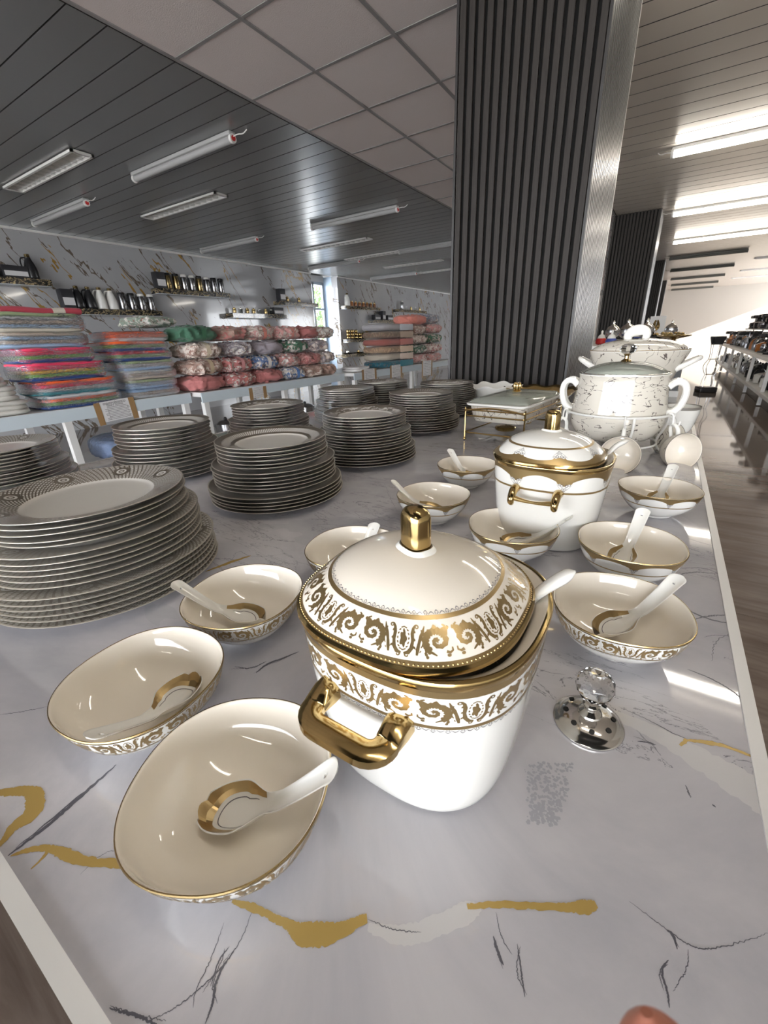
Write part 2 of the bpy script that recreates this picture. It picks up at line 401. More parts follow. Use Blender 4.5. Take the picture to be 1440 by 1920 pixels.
def motif_polys(X=1.45):
    out = []
    def stroke(pts, ws):
        n = len(pts); L = []; R = []
        for i, p in enumerate(pts):
            a = pts[max(i-1, 0)]; b = pts[min(i+1, n-1)]; dx, dy = b[0]-a[0], b[1]-a[1]; d = hypot(dx, dy) or 1
            w = ws[i]/2 if isinstance(ws, list) else ws/2; L.append((p[0]-dy/d*w, p[1]+dx/d*w)); R.append((p[0]+dy/d*w, p[1]-dx/d*w))
        for i in range(n-1): out.append([L[i], R[i], R[i+1], L[i+1]])
    def spiral(cx, cy, r0, r1, a0, a1, w0, w1, n=14, lobes=0, ser=.0):
        pts = []; ws = []
        for i in range(n+1):
            f = i/n; a = a0+(a1-a0)*f; r = r0+(r1-r0)*f; pts.append((cx+r*cos(a), cy+r*sin(a))); ws.append((w0+(w1-w0)*f)*(1+(ser if i % 2 else -ser)))
        stroke(pts, ws)
    def blob(cx, cy, rx, ry, rot=0., lob=0, amp=0., n=10):
        pts = []
        for i in range(n):
            a = 2*pi*i/n; r = 1+amp*cos(lob*a); x, y = rx*r*cos(a), ry*r*sin(a); pts.append((cx+x*cos(rot)-y*sin(rot), cy+x*sin(rot)+y*cos(rot)))
        out.append(pts)
    for i in range(16):
        a = 2*pi*i/16; blob(.17*cos(a), .52+.37*sin(a), .022, .045, a, n=6)
    blob(0, .50, .10, .25, 0, 5, .22, 20); blob(0, .77, .03, .07, n=6)
    for sgn in (1, -1):
        k = len(out)
        stroke([(.04, .05), (.16, .08), (.25, .22), (.285, .45), (.27, .68), (.30, .86), (.37, .97)], [.07, .12, .11, .09, .11, .09, .06])
        for q in (.25, .5, .75): blob(.33, q, .035, .06, .6, n=6)
        spiral(.40, .90, .075, .03, pi*.75, -pi*1.0, .05, .03, 8)
        spiral(.13, .0, .075, .02, pi*.4, pi*2.2, .05, .03, 9)
        stroke([(.40, .02), (.43, .2), (.47, .4), (.53, .6), (.60, .78), (.65, .95)], [.06, .10, .08, .11, .08, .03])
        for i in range(5): blob(.40+.04*i, .18+.15*i, .025, .05, .5, n=6); blob(.50+.045*i, .14+.15*i, .02, .045, -.5, n=6)
        spiral(1.02, .48, .40, .26, pi*1.30, pi*.15, .20, .24, 18, ser=.20)
        spiral(1.02, .48, .26, .05, pi*.15, -pi*1.5, .17, .07, 16, ser=.18); blob(1.0, .50, .07, .08, 0, 5, .3, 10)
        for a in (1.15, .85, .55, .3): blob(1.02+.40*cos(pi*a), .48+.44*sin(pi*a), .07, .075, pi*a, 3, .25, 9)
        stroke([(.62, .08), (.72, .20), (.82, .12), (.95, .03)], [.05, .08, .07, .04])
        for dx, dy in ((0, 0), (.09, .05), (.03, -.08)): blob(.66+dx, .06+dy, .045, .05, n=7)
        stroke([(1.25, .62), (1.33, .78), (1.30, .93), (1.22, .98)], [.13, .08, .07, .05]); blob(1.38, .86, .055, .07, n=7)
        stroke([(1.22, .14), (1.32, .10), (1.40, .16), (1.40, .26)], [.09, .07, .06, .04]); blob(1.27, .02, .06, .05, n=7)
        if sgn == 1: first = out[k:]; del out[k:]; keep = [list(p) for p in first]; out.extend(keep)
        else:
            del out[k:]; out.extend([[(-x, y) for x, y in reversed(p)] for p in keep])
    return out
MOTIF = motif_polys()
def scroll_print(g, sf, s_lo, s_hi, cells, flip=False, mi=0, ph=0., X=1.45):
    H = s_hi-s_lo
    for c in range(cells):
        thc = 2*pi*(c+ph)/cells
        for poly in MOTIF:
            P = [sf.at(thc + x/X*pi/cells*.985, s_lo+H*((1-y) if flip else y)) for x, y in poly]
            if flip: P = P[::-1]
            if len(P) <= 4: g.add(P, [tuple(range(len(P)))], mi)
            else:
                cc = sum(P, Vector())/len(P); nn = len(P); g.add(P+[cc], [(i, (i+1) % nn, nn) for i in range(nn)], mi)
def lace_print(g, sf, s0, h, n, mi=0, flip=1):
    for c in range(n):
        a0 = 2*pi*c/n; da = 2*pi/n; big = c % 2 == 0; K = 6; hh = h*(1. if big else .6)
        pts = [(a0+da*(.04+.92*i/K), s0+flip*hh*sin(pi*i/K)) for i in range(K+1)]
        for i in range(K):
            (a, s1), (b, s2) = pts[i], pts[i+1]; w = h*.26*flip
            g.add([sf.at(a, s1), sf.at(b, s2), sf.at(b, s2+w), sf.at(a, s1+w)], [(0, 1, 2, 3)], mi)
        if big:
            for q in (.35, .65):
                a = a0+da*q; g.add([sf.at(a-da*.07, s0), sf.at(a+da*.07, s0), sf.at(a+da*.05, s0+flip*h*.55), sf.at(a-da*.05, s0+flip*h*.55)], [(0, 1, 2, 3)], mi)
# ================================================================== SETTING
def wall(name, g, m): return struct(g.build(name, m, smooth=False))
# floor
fl = struct(thing('floor', '', '')); del fl['label']; del fl['category']
g = G().box((-2, 9, -.06), (16, 36, .08)); g.build('underlay', 'grey_grid', fl, smooth=False)
tile = G().box((0, 0, 0), (1.396, 1.396, .02), bev=0).mesh('tile', ['floor_tile'], False)
for i in range(10):
    for j in range(24):
        obj('tile', tile, fl, (-8.4+.73+1.4*i, -6.2+.7+1.4*j, -.01))
g = G().box((0, -22, -.08), (60, 30, .1)); wall('trim_1', g, 'pavement')
# ceiling
ce = struct(thing('ceiling', '', '')); del ce['label']; del ce['category']
G().box((-1.9, 9.5, ZC+.09), (14.4, 33, .08)).build('backing', 'felt_black', ce, smooth=False)
ct = G().box((0, 0, 0), (.578, .578, .02), bev=.003).mesh('ceiling_tile', ['ceiling_tile'], False)
for i in range(3):
    for j in range(46): obj('ceiling_tile', ct, ce, (-2.86+.3+.6*i, -.47+.3+.6*j-.9, ZC+.012))
pl = G().box((0, 0, 0), (5.18, .192, .018), bev=.0015).mesh('plank', ['plank_grey', 'groove_shade'], False)
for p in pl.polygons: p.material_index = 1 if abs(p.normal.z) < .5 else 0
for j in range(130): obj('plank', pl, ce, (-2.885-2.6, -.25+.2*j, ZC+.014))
pr_ = G().box((0, 0, 0), (6.2, .201, .018), bev=.0015).mesh('plank', ['plank_warm', 'groove_shade'], False)
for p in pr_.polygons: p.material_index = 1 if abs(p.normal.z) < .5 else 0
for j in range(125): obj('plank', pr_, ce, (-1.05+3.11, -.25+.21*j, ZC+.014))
g = G()
for x in (-2.86, -2.26, -1.66, -1.06): g.box((x, 12, ZC+.003), (.022, 27.6, .012))
for j in range(47): g.box((-1.96, -1.37+.6*j, ZC+.004), (1.8, .022, .01))
g.build('grid_rail', 'grey_grid', ce, smooth=False)
# left wall, with a recessed window
def wall_panels():
    g = G(); g.box((-8.12, 1.6, 1.42), (.2, 15.3, 2.84)); wall('wall_left', g, 'wall_marble')
    g = G(); g.box((-8.02, 18.3, 1.42), (.2, 16.2, 2.84)); wall('wall_left_far', g, 'wall_marble')
    g = G(); g.box((-8.24, 10.215, 1.42), (.44, .03, 2.84)); wall('wall_reveal', g, 'reveal_blue')
    g = G(); g.box((-8.5, 9.7, .35), (.2, 1.0, .7)); g.box((-8.5, 9.7, 2.78), (.2, 1.0, .18)); wall('wall_window', g, 'white_paint')
    g = G(); g.box((-8.01, 1.6, ZC-.02), (.03, 15.3, .03)); g.box((-7.91, 18.3, ZC-.02), (.03, 16.2, .03)); wall('trim_2', g, 'white_paint')
wall_panels()
wn = struct(thing('window_1', '', '')); del wn['label']; del wn['category']
g = G()
for y in (9.28, 9.72, 10.15): g.box((-8.42, y, 1.7), (.07, .07, 2.0))
g.box((-8.42, 9.7, 2.68), (.07, .9, .07)); g.box((-8.42, 9.7, .73), (.07, .9, .07)); g.box((-8.42, 9.7, 2.05), (.06, .9, .05))
g.build('window_frame', 'window_frame', wn, smooth=False)
for y, h, z in ((9.5, .58, 2.36), (9.94, .58, 2.36), (9.5, 1.24, 1.4), (9.94, 1.24, 1.4)): G().box((-8.43, y, z), (.006, .38, h)).build('pane', 'window_glass', wn, smooth=False)
# far wall and right wall with window band
wall('wall_back', G().box((-1.5, 25.3, 1.45), (15, .2, 2.9)), 'wall_beige')
g = G(); g.box((5.1, 4.7, 1.45), (.2, 22.0, 2.9)); g.box((5.1, 20.4, .45), (.2, 9.4, .9)); g.box((5.1, 20.4, 2.87), (.2, 9.4, .06))
g.box((5.1, 25.0, 1.4), (.2, .5, 2.8))
wall('wall_right', g, 'wall_plain')
g = G()
for y in (18.6, 21.6): g.box((5.1, y, 1.86), (.08, .06, 1.96))
wall('trim_3', g, 'white_paint')
g = G(); g.box((-7.5, -6.1, 1.45), (1.2, .2, 2.9)); g.box((-2.5, -6.1, 2.75), (9, .2, .3)); wall('wall_near', g, 'wall_plain')
# ceiling fixtures ------------------------------------------------
def louvre(x0, y0, L, Wd, label):
    t = thing('recessed_light', label, 'ceiling light', (x0+L/2, y0+Wd/2, ZC-.012), 0, 'recessed louvre lights in the grey ceiling')
    g = G(); b = .022
    g.box((0, Wd/2-b/2, 0), (L, b, .02)); g.box((0, -Wd/2+b/2, 0), (L, b, .02)); g.box((L/2-b/2, 0, 0), (b, Wd, .02)); g.box((-L/2+b/2, 0, 0), (b, Wd, .02))
    g.build('frame', 'white_paint', t, smooth=False)
    g = G(); g.box((0, 0, .012), (L-.04, Wd-.04, .002)); g.build('reflector', 'louvre_metal', t, smooth=False)
    n = 14; fin = G()
    me = None
    for i in range(n):
        x = -L/2+.04+(L-.08)*i/(n-1)
        if me is None: me = G().box((0, 0, 0), (.004, Wd-.045, .018)).mesh('fin', ['louvre_metal'], False)
        obj('fin', me, t, (x, 0, .002))
    return t
names = ['nearest', 'second', 'third', 'fourth', 'fifth', 'sixth']
for i, y in enumerate((2.41, 3.88, 6.93, 8.30, 9.85, 11.3)):
    louvre(-6.23, y, 1.55, .19, '%s recessed louvre light counted from the camera in the grey plank ceiling' % names[i])
def batten(x0, y, L, label, on=False, dark=False, grp=None, wire=1):
    t = thing('tube_light', label, 'ceiling light', (x0+L/2, y, ZC-.03), 0, grp)
    g = G(); g.box((0, 0, .018), (L, .07, .03), bev=.006); g.build('housing', 'batten_dark' if dark else ('white_paint' if on else 'fixture_white'), t)
    g = G(); g.tube([(-L/2+.02, 0, -.018), (L/2-.02, 0, -.018)], .030 if on else .026, 14); g.build('tube', 'tube_on' if on else ('batten_dark' if dark else 'tube_off'), t)
    g = G()
    for s in (-1, 1): g.tube([(s*(L/2-.02), 0, -.016), (s*(L/2+.004), 0, -.016)], .033, 16)
    g.build('end_cap', 'batten_dark' if dark else 'white_paint', t)
    if not on and not dark:
        g = G(); g.tube([(L/2+.004, 0, -.016), (L/2+.008, 0, -.016)], .02, 14); g.build('end_ring', 'red_plastic', t)
    s = wire; g = G(); g.tube([(s*L/2, 0, -.005), (s*(L/2+.05), .01, .005), (s*(L/2+.09), .03, .0), (s*(L/2+.12), .05, .03)], .004, 6); g.build('cable', 'white_paint' if not dark else 'batten_dark', t)
    return t
for i, y in enumerate((3.05, 5.72, 8.3)): batten(-4.85, y, 1.5, '%s unlit tube batten of the row beside the white tile ceiling' % names[i], grp='unlit tube battens')
for i, y in enumerate((3.12, 5.68, 8.55, 11.15)): batten(-7.45, y, 1.45, '%s unlit tube batten of the row next to the marble wall' % names[i], grp='unlit tube battens')
for i, y in enumerate((-2.7, .15, 3.0, 5.85, 8.65, 11.3)):
    batten(-.32, y, 1.5, 'glowing tube light right of the slatted columns, %s' % ('behind the camera', 'overhead', 'just above the frame', 'nearest one in view', 'middle one in view', 'farthest one in view')[i], on=True, grp='lit tube lights', wire=-1)
for i, y in enumerate((13.8, 16.6, 19.35, 21.95, 24.5)): batten(-.38, y, 1.5, '%s dark unlit batten beyond the lit tubes on the right' % names[i], dark=True, grp='dark battens on the right', wire=-1)
for i, y in enumerate((13.1, 15.7, 18.7, 21.3)):
    louvre(1.45, y, 1.5, .19, '%s slim recessed light at the right frame edge beyond lit tubes' % names[i])
# slatted columns -------------------------------------------------
slat = G().box((0, 0, 0), (.0275, .016, ZC), bev=.002).mesh('slat', ['slat_wood'], False)
slat_s = G().box((0, 0, 0), (.016, .0275, ZC), bev=.002).mesh('side_slat', ['slat_side'], False)
def column(x0, x1, y0, y1, label):
    t = thing('slatted_column', label, 'column', ((x0+x1)/2, (y0+y1)/2, 0), 0); hw, hd = (x1-x0)/2, (y1-y0)/2
    G().box((0, 0, ZC/2), (2*hw-.036, 2*hd-.036, ZC)).build('core', 'felt_black', t, smooth=False)
    n = int(round((2*hw)/.044)); p = (2*hw-.012)/n
    for i in range(n): obj('slat', slat, t, (-hw+.006+p*(i+.5), -hd+.006, ZC/2))
    n = int(round((2*hd)/.044)); p = (2*hd-.02)/n
    for i in range(n): obj('side_slat', slat_s, t, (hw-.006, -hd+.012+p*(i+.5), ZC/2))
    g = G(); g.box((hw-.004, -hd+.004, ZC/2), (.012, .012, ZC)); g.box((-hw+.002, -hd+.004, ZC/2), (.012, .014, ZC)); g.build('corner_trim', 'black_wood', t, smooth=False)
    g = G(); g.box((hw-.002, hd-.006, ZC/2), (.006, .02, ZC)); g.build('edge_trim', 'white_paint', t, smooth=False)
column(-1.083, -.425, 2.42, 3.19, 'large charcoal slatted column rising behind the plate table, nearest of the row')
column(-1.081, -.445, 8.35, 9.1, 'second charcoal slatted column, behind and right of the largest one')
column(-1.10, -.475, 14.2, 14.95, 'third slatted column, just behind the second one')
column(-1.10, -.50, 20.0, 20.7, 'farthest slatted column, a thin dark sliver beside the back wall')
# ================================================================== MAIN TABLE
tb = thing('display_table', 'long marble topped display table with white edging carrying the plate stacks and tureens', 'table', (0, 0, 0))
TX0, TX1, TY0, TY1 = -1.62, .14, -.010, 2.40
g = G().box(((TX0+TX1)/2, (TY0+TY1)/2, ZT-.012), (TX1-TX0-.02, TY1-TY0-.02, .024)); g.build('marble_slab', 'marble_top', tb, smooth=False)
g = G(); e = .012
g.box((TX1-e/2, (TY0+TY1)/2, ZT-.019), (e, TY1-TY0, .042)); g.box((TX0+e/2, (TY0+TY1)/2, ZT-.019), (e, TY1-TY0, .042))
g.box(((TX0+TX1)/2, TY0+e/2, ZT-.019), (TX1-TX0-2*e, e, .042)); g.box(((TX0+TX1)/2, TY1-e/2, ZT-.019), (TX1-TX0-2*e, e, .042))
g.build('edging', 'frame_white', tb, smooth=False)
lg = G().box((0, 0, (ZT-.04)/2), (.04, .04, ZT-.04)).mesh('leg', ['frame_white'], False)
for x in (TX0+.04, TX1-.12): 
    for y in (.06, 1.2, 2.3): obj('leg', lg, tb, (x, y, 0))
# printed veins of the slab
VN = ['gold_vein', 'marble_gold']
def ribbon(g, pts, w, z, mi=0, sub=5, jit=.12):
    g = G()
    if len(pts) > 2:
        q = [pts[0]]
        for a, b in zip(pts, pts[1:]): q += [(a[0]*.75+b[0]*.25, a[1]*.75+b[1]*.25), (a[0]*.25+b[0]*.75, a[1]*.25+b[1]*.75)]
        pts = q+[pts[-1]]
    P = []
    for i in range(len(pts)-1):
        for k in range(sub):
            f = k/sub; P.append(Vector((pts[i][0]*(1-f)+pts[i+1][0]*f, pts[i][1]*(1-f)+pts[i+1][1]*f, 0)))
    P.append(Vector((*pts[-1], 0))); n = len(P)
    for i in range(1, n-1): 
        d = (P[min(i+1, n-1)]-P[i-1]); L = d.length; P[i] = P[i]+Vector((-d.y, d.x, 0))/max(L, 1e-6)*random.uniform(-1, 1)*L*jit
    V = []
    for i, p in enumerate(P):
        d = (P[min(i+1, n-1)]-P[max(i-1, 0)]).normalized(); f = i/(n-1)
        if isinstance(w, (list, tuple)): q = f*(len(w)-1); k = min(int(q), len(w)-2); ww = w[k]*(1-(q-k))+w[k+1]*(q-k)
        else: ww = w*(.25+.75*sin(pi*min(1, max(0, f))))
        ww *= random.uniform(.88, 1.12)/2; z += 1.2e-6; V += [(p.x-d.y*ww, p.y+d.x*ww, z), (p.x+d.y*ww, p.y-d.x*ww, z)]
    g.add(V, [(2*i, 2*i+1, 2*i+3, 2*i+2) for i in range(n-1)], mi); g.build(VN[0], VN[1], tb, smooth=False)
CZ = 1.22
def px(x, y, z=ZT):   # construction aid: where on the slab a vein lies
    d = r2*((x-720)/FPX)+u2*((960-y)/FPX)+fw; k = (z-CZ)/d.z; return (d.x*k, d.y*k)
zv = ZT+.00020
def P_(*q): return [px(*a) for a in q]
g = G()
ribbon(g, P_((20, 1605), (55, 1592), (95, 1590), (120, 1600), (160, 1617), (232, 1620)), [.001, .004, .005, .008, .006, .007], zv)
ribbon(g, P_((95, 1590), (75, 1615), (58, 1630)), [.004, .002, .001], zv)
ribbon(g, P_((-10, 1487), (30, 1484), (60, 1482), (68, 1500), (60, 1530), (30, 1545), (8, 1575), (-5, 1590)), [.006, .008, .010, .014, .014, .010, .005, .003], zv)
ribbon(g, P_((435, 1690), (478, 1702), (515, 1722), (545, 1735), (562, 1752), (600, 1753), (640, 1745), (672, 1728), (688, 1722)), [.002, .005, .004, .006, .012, .013, .008, .006, .005], zv)
ribbon(g, P_((876, 1700), (930, 1696), (1000, 1698), (1060, 1702), (1095, 1702), (1118, 1696)), [.003, .004, .004, .005, .008, .004], zv)
ribbon(g, P_((1285, 1388), (1330, 1392), (1380, 1405), (1428, 1428)), [.0015, .005, .003, .004], zv)
ribbon(g, P_((1275, 1398), (1288, 1387)), [.002, .004], zv)
ribbon(g, P_((385, 1072), (430, 1055), (470, 1042)), [.002, .009, .003], zv)
ribbon(g, P_((1180, 1098), (1225, 1105)), [.003, .006], zv)
VN[:] = ['dark_vein', 'marble_ink']
g = G(); zk = ZT+.00013
ribbon(g, P_((15, 1605), (90, 1548), (150, 1495), (218, 1434)), .0035, zk, sub=6); ribbon(g, P_((30, 1590), (110, 1525), (200, 1450)), .0015, zk)
for q, w in (([(475, 1702), (455, 1760), (420, 1810), (380, 1850), (330, 1890), (280, 1915)], .0014), ([(440, 1780), (405, 1835), (400, 1880), (385, 1920)], .003), ([(420, 1730), (400, 1790), (365, 1860), (362, 1890)], .0012), ([(430, 1775), (410, 1800), (395, 1850)], .002),
             ([(205, 1890), (260, 1905), (300, 1925)], .003), ([(930, 1710), (940, 1760), (960, 1790)], .0012), ([(925, 1755), (935, 1790), (944, 1810)], .0035), ([(970, 1770), (978, 1830), (984, 1870)], .002),
             ([(1180, 1690), (1240, 1735), (1300, 1780), (1350, 1778), (1440, 1750)], .0013), ([(1250, 1745), (1262, 1750), (1270, 1780)], .003), ([(1253, 1800), (1238, 1820), (1252, 1860), (1255, 1890)], .0026), ([(1290, 1780), (1290, 1815), (1262, 1860)], .001),
             ([(690, 1724), (740, 1745), (790, 1748)], .0012), ([(1160, 1325), (1220, 1352), (1280, 1385), (1330, 1396)], .0016), ([(1290, 1255), (1340, 1275), (1380, 1300), (1418, 1335)], .0035), ([(1000, 1250), (1030, 1262), (1060, 1265)], .001),
             ([(1195, 1390), (1215, 1392), (1230, 1397)], .003), ([(1285, 1472), (1295, 1496)], .002), ([(1335, 1508), (1342, 1514)], .003), ([(1270, 1130), (1300, 1150), (1340, 1165), (1385, 1170)], .006), ([(1300, 1162), (1325, 1155), (1375, 1152)], .004),
             ([(1320, 1195), (1340, 1190), (1385, 1195)], .0015), ([(1262, 1080), (1300, 1072), (1350, 1076)], .005), ([(1275, 1066), (1320, 1064), (1352, 1078)], .003), ([(1335, 1240), (1340, 1200), (1380, 1185)], .0015), ([(1290, 1010), (1330, 1022), (1345, 1024)], .003),
             ([(480, 1262), (500, 1245), (530, 1235), (560, 1222)], .006), ([(440, 1250), (470, 1255), (500, 1240)], .003), ([(0, 1340), (40, 1335), (90, 1325)], .0018), ([(430, 1060), (445, 1030), (470, 1045), (530, 1040)], .0015), ([(540, 1050), (590, 1062), (600, 1072)], .001),
             ([(720, 905), (730, 930), (745, 960)], .0015), ([(645, 985), (700, 975), (740, 965)], .001), ([(150, 1640), (190, 1600), (235, 1590)], .0008)):
    ribbon(g, P_(*q), w*.5, zk, sub=9, jit=.22)
    if w > .0018: ribbon(g, [(x+random.gauss(0, .002), y+random.gauss(0, .002)) for x, y in P_(*q)][:max(3, len(q)-1)] if len(q) > 2 else P_(*q), .0006, zk, sub=9, jit=.3)
VN[:] = ['pale_vein', 'marble_pale']
g = G(); zs = ZT+.00007
ribbon(g, P_((690, 1738), (750, 1757), (800, 1745), (870, 1712), (900, 1700)), [.004, .010, .011, .012, .004], zs)
ribbon(g, P_((1100, 1325), (1180, 1350), (1260, 1390), (1340, 1440), (1440, 1500)), [.004, .014, .022, .03, .04], zs, jit=.05)
g = G()
for _ in range(420):
    t_ = random.random(); a = random.uniform(-1, 1); bx = 1030+a*45*(1-.45*t_)-10*t_; by = 1430+118*t_
    if random.random() < .85: x, y = px(bx+random.gauss(0, 3), by); r = random.uniform(.0006, .0019); zz_ = zs+_*4e-7; g.add([(x+r*random.uniform(.7, 1.2)*cos(k), y+r*random.uniform(.7, 1.2)*sin(k), zz_) for k in (0, 1.1, 2.2, 3.3, 4.4, 5.4)], [(0, 1, 2, 3, 4, 5)])
g.build('grey_smudge', 'marble_smudge', tb, smooth=False)['kind'] = 'stuff'
# ================================================================== PLATES
def plate_mesh(R, kind):
    H = .0195
    out = [(0, .001), (.50*R, .001), (.53*R, 0), (.56*R, 0), (.58*R, .0025), (.66*R, .0055), (.985*R, H-.0022), (R, H-.0008)]
    inn = [(R, H-.0002), (.99*R, H+.0002), (.80*R, .0133), (.67*R, .0088), (.645*R, .0072), (.60*R, .0050), (.3*R, .0043), (0, .0043)]
    pr = out[:1]+smoothprof(out[1:], 1)+smoothprof(inn[:-1], 2)+inn[-1:]
    no = 1+len(smoothprof(out[1:], 1)); mi = [0 if i < no-2 else 1 for i in range(len(pr)-1)]
    pr = [(max(p[0], 1e-6), p[1]) for p in pr]
    return G().lathe(pr, 96, mi, uvR=R, caps=False).mesh('plate', ['porcelain_plate', 'plate_'+kind], True, 50)
PM = {}
ordn = ['top', 'second', 'third', 'fourth', 'fifth', 'sixth', 'seventh', 'eighth', 'ninth', 'tenth', 'eleventh', 'twelfth', 'thirteenth', 'fourteenth', 'fifteenth', 'sixteenth', 'seventeenth', 'eighteenth', 'nineteenth', 'twentieth']
desc = dict(lattice='swirled lattice rim', ray='fine ray rim', floral='floral garland rim', check='dotted rim')
def stack(x, y, tiers, kind, where, top_h=None):
    # tiers bottom to top: (count, R)
    n = sum(a for a, b in tiers); total = (top_h or .155)-.0195
    # extra lift where a smaller plate sits inside a larger one is not needed: the foot rests in the well
    sp = total/(n-1); z = ZT+.0006; idx = n
    for cnt, R in tiers:
        key = (round(R, 4), kind)
        if key not in PM: PM[key] = plate_mesh(R, kind)
        for i in range(cnt):
            idx -= 1
            o = obj('plate', PM[key], None, (x+random.gauss(0, .0012), y+random.gauss(0, .0012), z), random.uniform(0, 6.28) if kind != 'lattice' else random.uniform(-.1, .1)+(.25 if idx == 0 else .6))
            o.rotation_euler.x = random.gauss(0, .002); o.rotation_euler.y = random.gauss(0, .002)
            tag(o, '%s plate down in the %s, %s' % (ordn[idx], where, desc[kind]), 'plate', 'plates of the '+where)
            z += sp
stack(-.735, .272, [(6, .168), (6, .152), (5, .138)], 'lattice', 'front left stack', .157)
stack(-.765, .690, [(5, .160), (6, .146), (6, .130)], 'ray', 'stack behind the front left one', .155)
stack(-.770, 1.085, [(5, .160), (6, .146), (6, .131)], 'floral', 'tall middle stack', .155)
stack(-1.234, .700, [(4, .160), (4, .146), (6, .132)], 'ray', 'stack by the left table edge', .155)
stack(-1.44, .36, [(5, .160), (4, .146), (6, .132)], 'lattice', 'stack at the left frame edge', .140)
stack(-1.215, 1.10, [(5, .160), (5, .146), (5, .131)], 'floral', 'stack behind the left edge stack', .155)
stack(-1.245, 1.62, [(5, .160), (5, .146), (5, .131)], 'check', 'stack left of the farthest', .155)
stack(-1.245, 1.935, [(5, .150), (4, .140), (5, .131)], 'floral', 'farthest stack', .157)
stack(-.830, 1.58, [(5, .158), (5, .144), (6, .131)], 'check', 'stack right of the tall middle one', .155)
stack(-.895, 1.98, [(5, .155), (7, .142), (5, .130)], 'floral', 'stack before the slatted column', .155)
# ================================================================== BOWLS
def bowl_proto(kind):
    t = thing('soup_bowl', 'x', 'bowl', (0, 0, 0))
    N1 = 2.25
    out = smoothprof([(.029, .0, 2.), (.034, .0005, 2.), (.034, .006, 2.), (.047, .011, 2.15), (.064, .030, 2.4), (.0715, .046, N1), (.0745, .0575, N1)], 2)
    inn = smoothprof([(.0745, .0575, N1), (.0738, .0588, N1), (.0722, .0575, N1), (.069, .046, N1), (.0605, .030, 2.4), (.044, .0145, 2.15), (.02, .0092, 2.), (.0001, .0085, 2.)], 2)
    g = G().lathe(out+inn[1:], 96, [0]*(len(out)-1)+[1]*(len(inn)-1), caps=False)
    g.lathe([(.0001, .004), (.029, .004), (.029, .0)], 48, 0, caps=False)
    g.build('body', ['porcelain', 'porcelain_cream'], t, ang=60)
    sf = Surf(out).prep(); top = sf.L[-1]
    g = G(); sf.band(g, top-.0016, top, 96)
    k = [(.0745, .0575, N1), (.0741, .0586, N1), (.0734, .0587, N1)]; g.lathe([(a+.0002, b+.0003, c) for a, b, c in k], 96, 0, caps=False)
    g.build('gilt_rim', 'gold_edge', t)
    if kind == 'scroll':
        g = G(); scroll_print(g, sf, top-.021, top-.0025, 8, flip=False); sf.band(g, top-.0245, top-.0225, 96); g.build('scrollwork', 'gold_print', t)
        g = G(); lace_print(g, sf, top-.0248, .0022, 96, flip=-1); g.build('lace_border', 'filigree', t)
    else:
        def wv(th):
            q = (th*8/(2*pi)) % 1; q = abs(q-.5)*2; return -.009*(q**2.2) - (.0015 if .78 < q < .86 else 0)
        g = G(); sf.band(g, top-.0045, top-.001, 192, wavy=wv, rows=3); sf.band(g, top-.024, top-.0215, 96); g.build('scalloped_band', 'gold_print', t)
        g = G()
        for c in range(8):
            a = 2*pi*c/8; s0 = top-.0145
            for sg in (-1, 1):
                for (du, dv, r) in ((.018, 0, .0018), (.045, .0012, .0018), (.020, -.0035, .0014), (0, -.0062, .0012)):
                    Q = 8
                    for i in range(Q):
                        a1, a2 = 2*pi*i/Q, 2*pi*(i+1)/Q
                        f = lambda an, rr: sf.at(a+sg*du+rr*cos(an)/.073, s0+dv+rr*sin(an))
                        g.add([f(a1, r), f(a2, r), f(a2, r*.6), f(a1, r*.6)], [(0, 1, 2, 3)])
            K = 8
            for sg in (-1, 1):
                pp = [(a+sg*.068*(1-i/K), s0+.003*cos(i/K*pi*.5)-.009*(i/K)) for i in range(K+1)]
                for (x1, y1), (x2, y2) in zip(pp, pp[1:]): g.add([sf.at(x1, y1), sf.at(x2, y2), sf.at(x2, y2-.0006), sf.at(x1, y1-.0006)], [(0, 1, 2, 3)])
        g.build('filigree', 'filigree', t)
    return t
ORD = 'first second third fourth fifth sixth seventh eighth ninth tenth eleventh twelfth thirteenth fourteenth fifteenth sixteenth seventeenth eighteenth nineteenth twentieth twenty-first twenty-second twenty-third twenty-fourth twenty-fifth twenty-sixth twenty-seventh twenty-eighth twenty-ninth thirtieth'.split()
GB1, GB2 = 'scrollwork bowls around the front tureen', 'scalloped gold bowls around the back tureen'
b1 = bowl_proto('scroll'); b1['group'] = GB1; b1['label'] = 'gold scrollwork bowl with spoon nearest the camera, at bottom left'; b1.location = (-.222, .115, ZT); b1.rotation_euler.z = .5
dup(b1, (-.386, .138, ZT), .1, 'gold scrollwork bowl lying left of and behind the nearest bowl')
dup(b1, (-.415, .290, ZT), .3, 'scrollwork bowl between the left plate stacks and the front tureen')
dup(b1, (.005, .498, ZT), .25, 'scrollwork bowl at the right behind the crystal knob strainer')
dup(b1, (-.368, .470, ZT), .2, 'scrollwork bowl half hidden behind the front tureen lid at left')
b2 = bowl_proto('scallop'); b2['group'] = GB2; b2['label'] = 'scalloped gold bowl at right, just behind the larger scrollwork bowl'; b2.location = (.003, .690, ZT); b2.rotation_euler.z = .15
dup(b2, (.034, .992, ZT), .3, 'scalloped gold bowl farthest back near the right table edge')
dup(b2, (-.173, .668, ZT), .4, 'scalloped gold bowl right in front of the second tureen')
dup(b2, (-.362, .745, ZT), 0, 'scalloped gold bowl left of the second tureen, nearer one')
dup(b2, (-.385, .985, ZT), .2, 'scalloped gold bowl left of the second tureen, farther one')
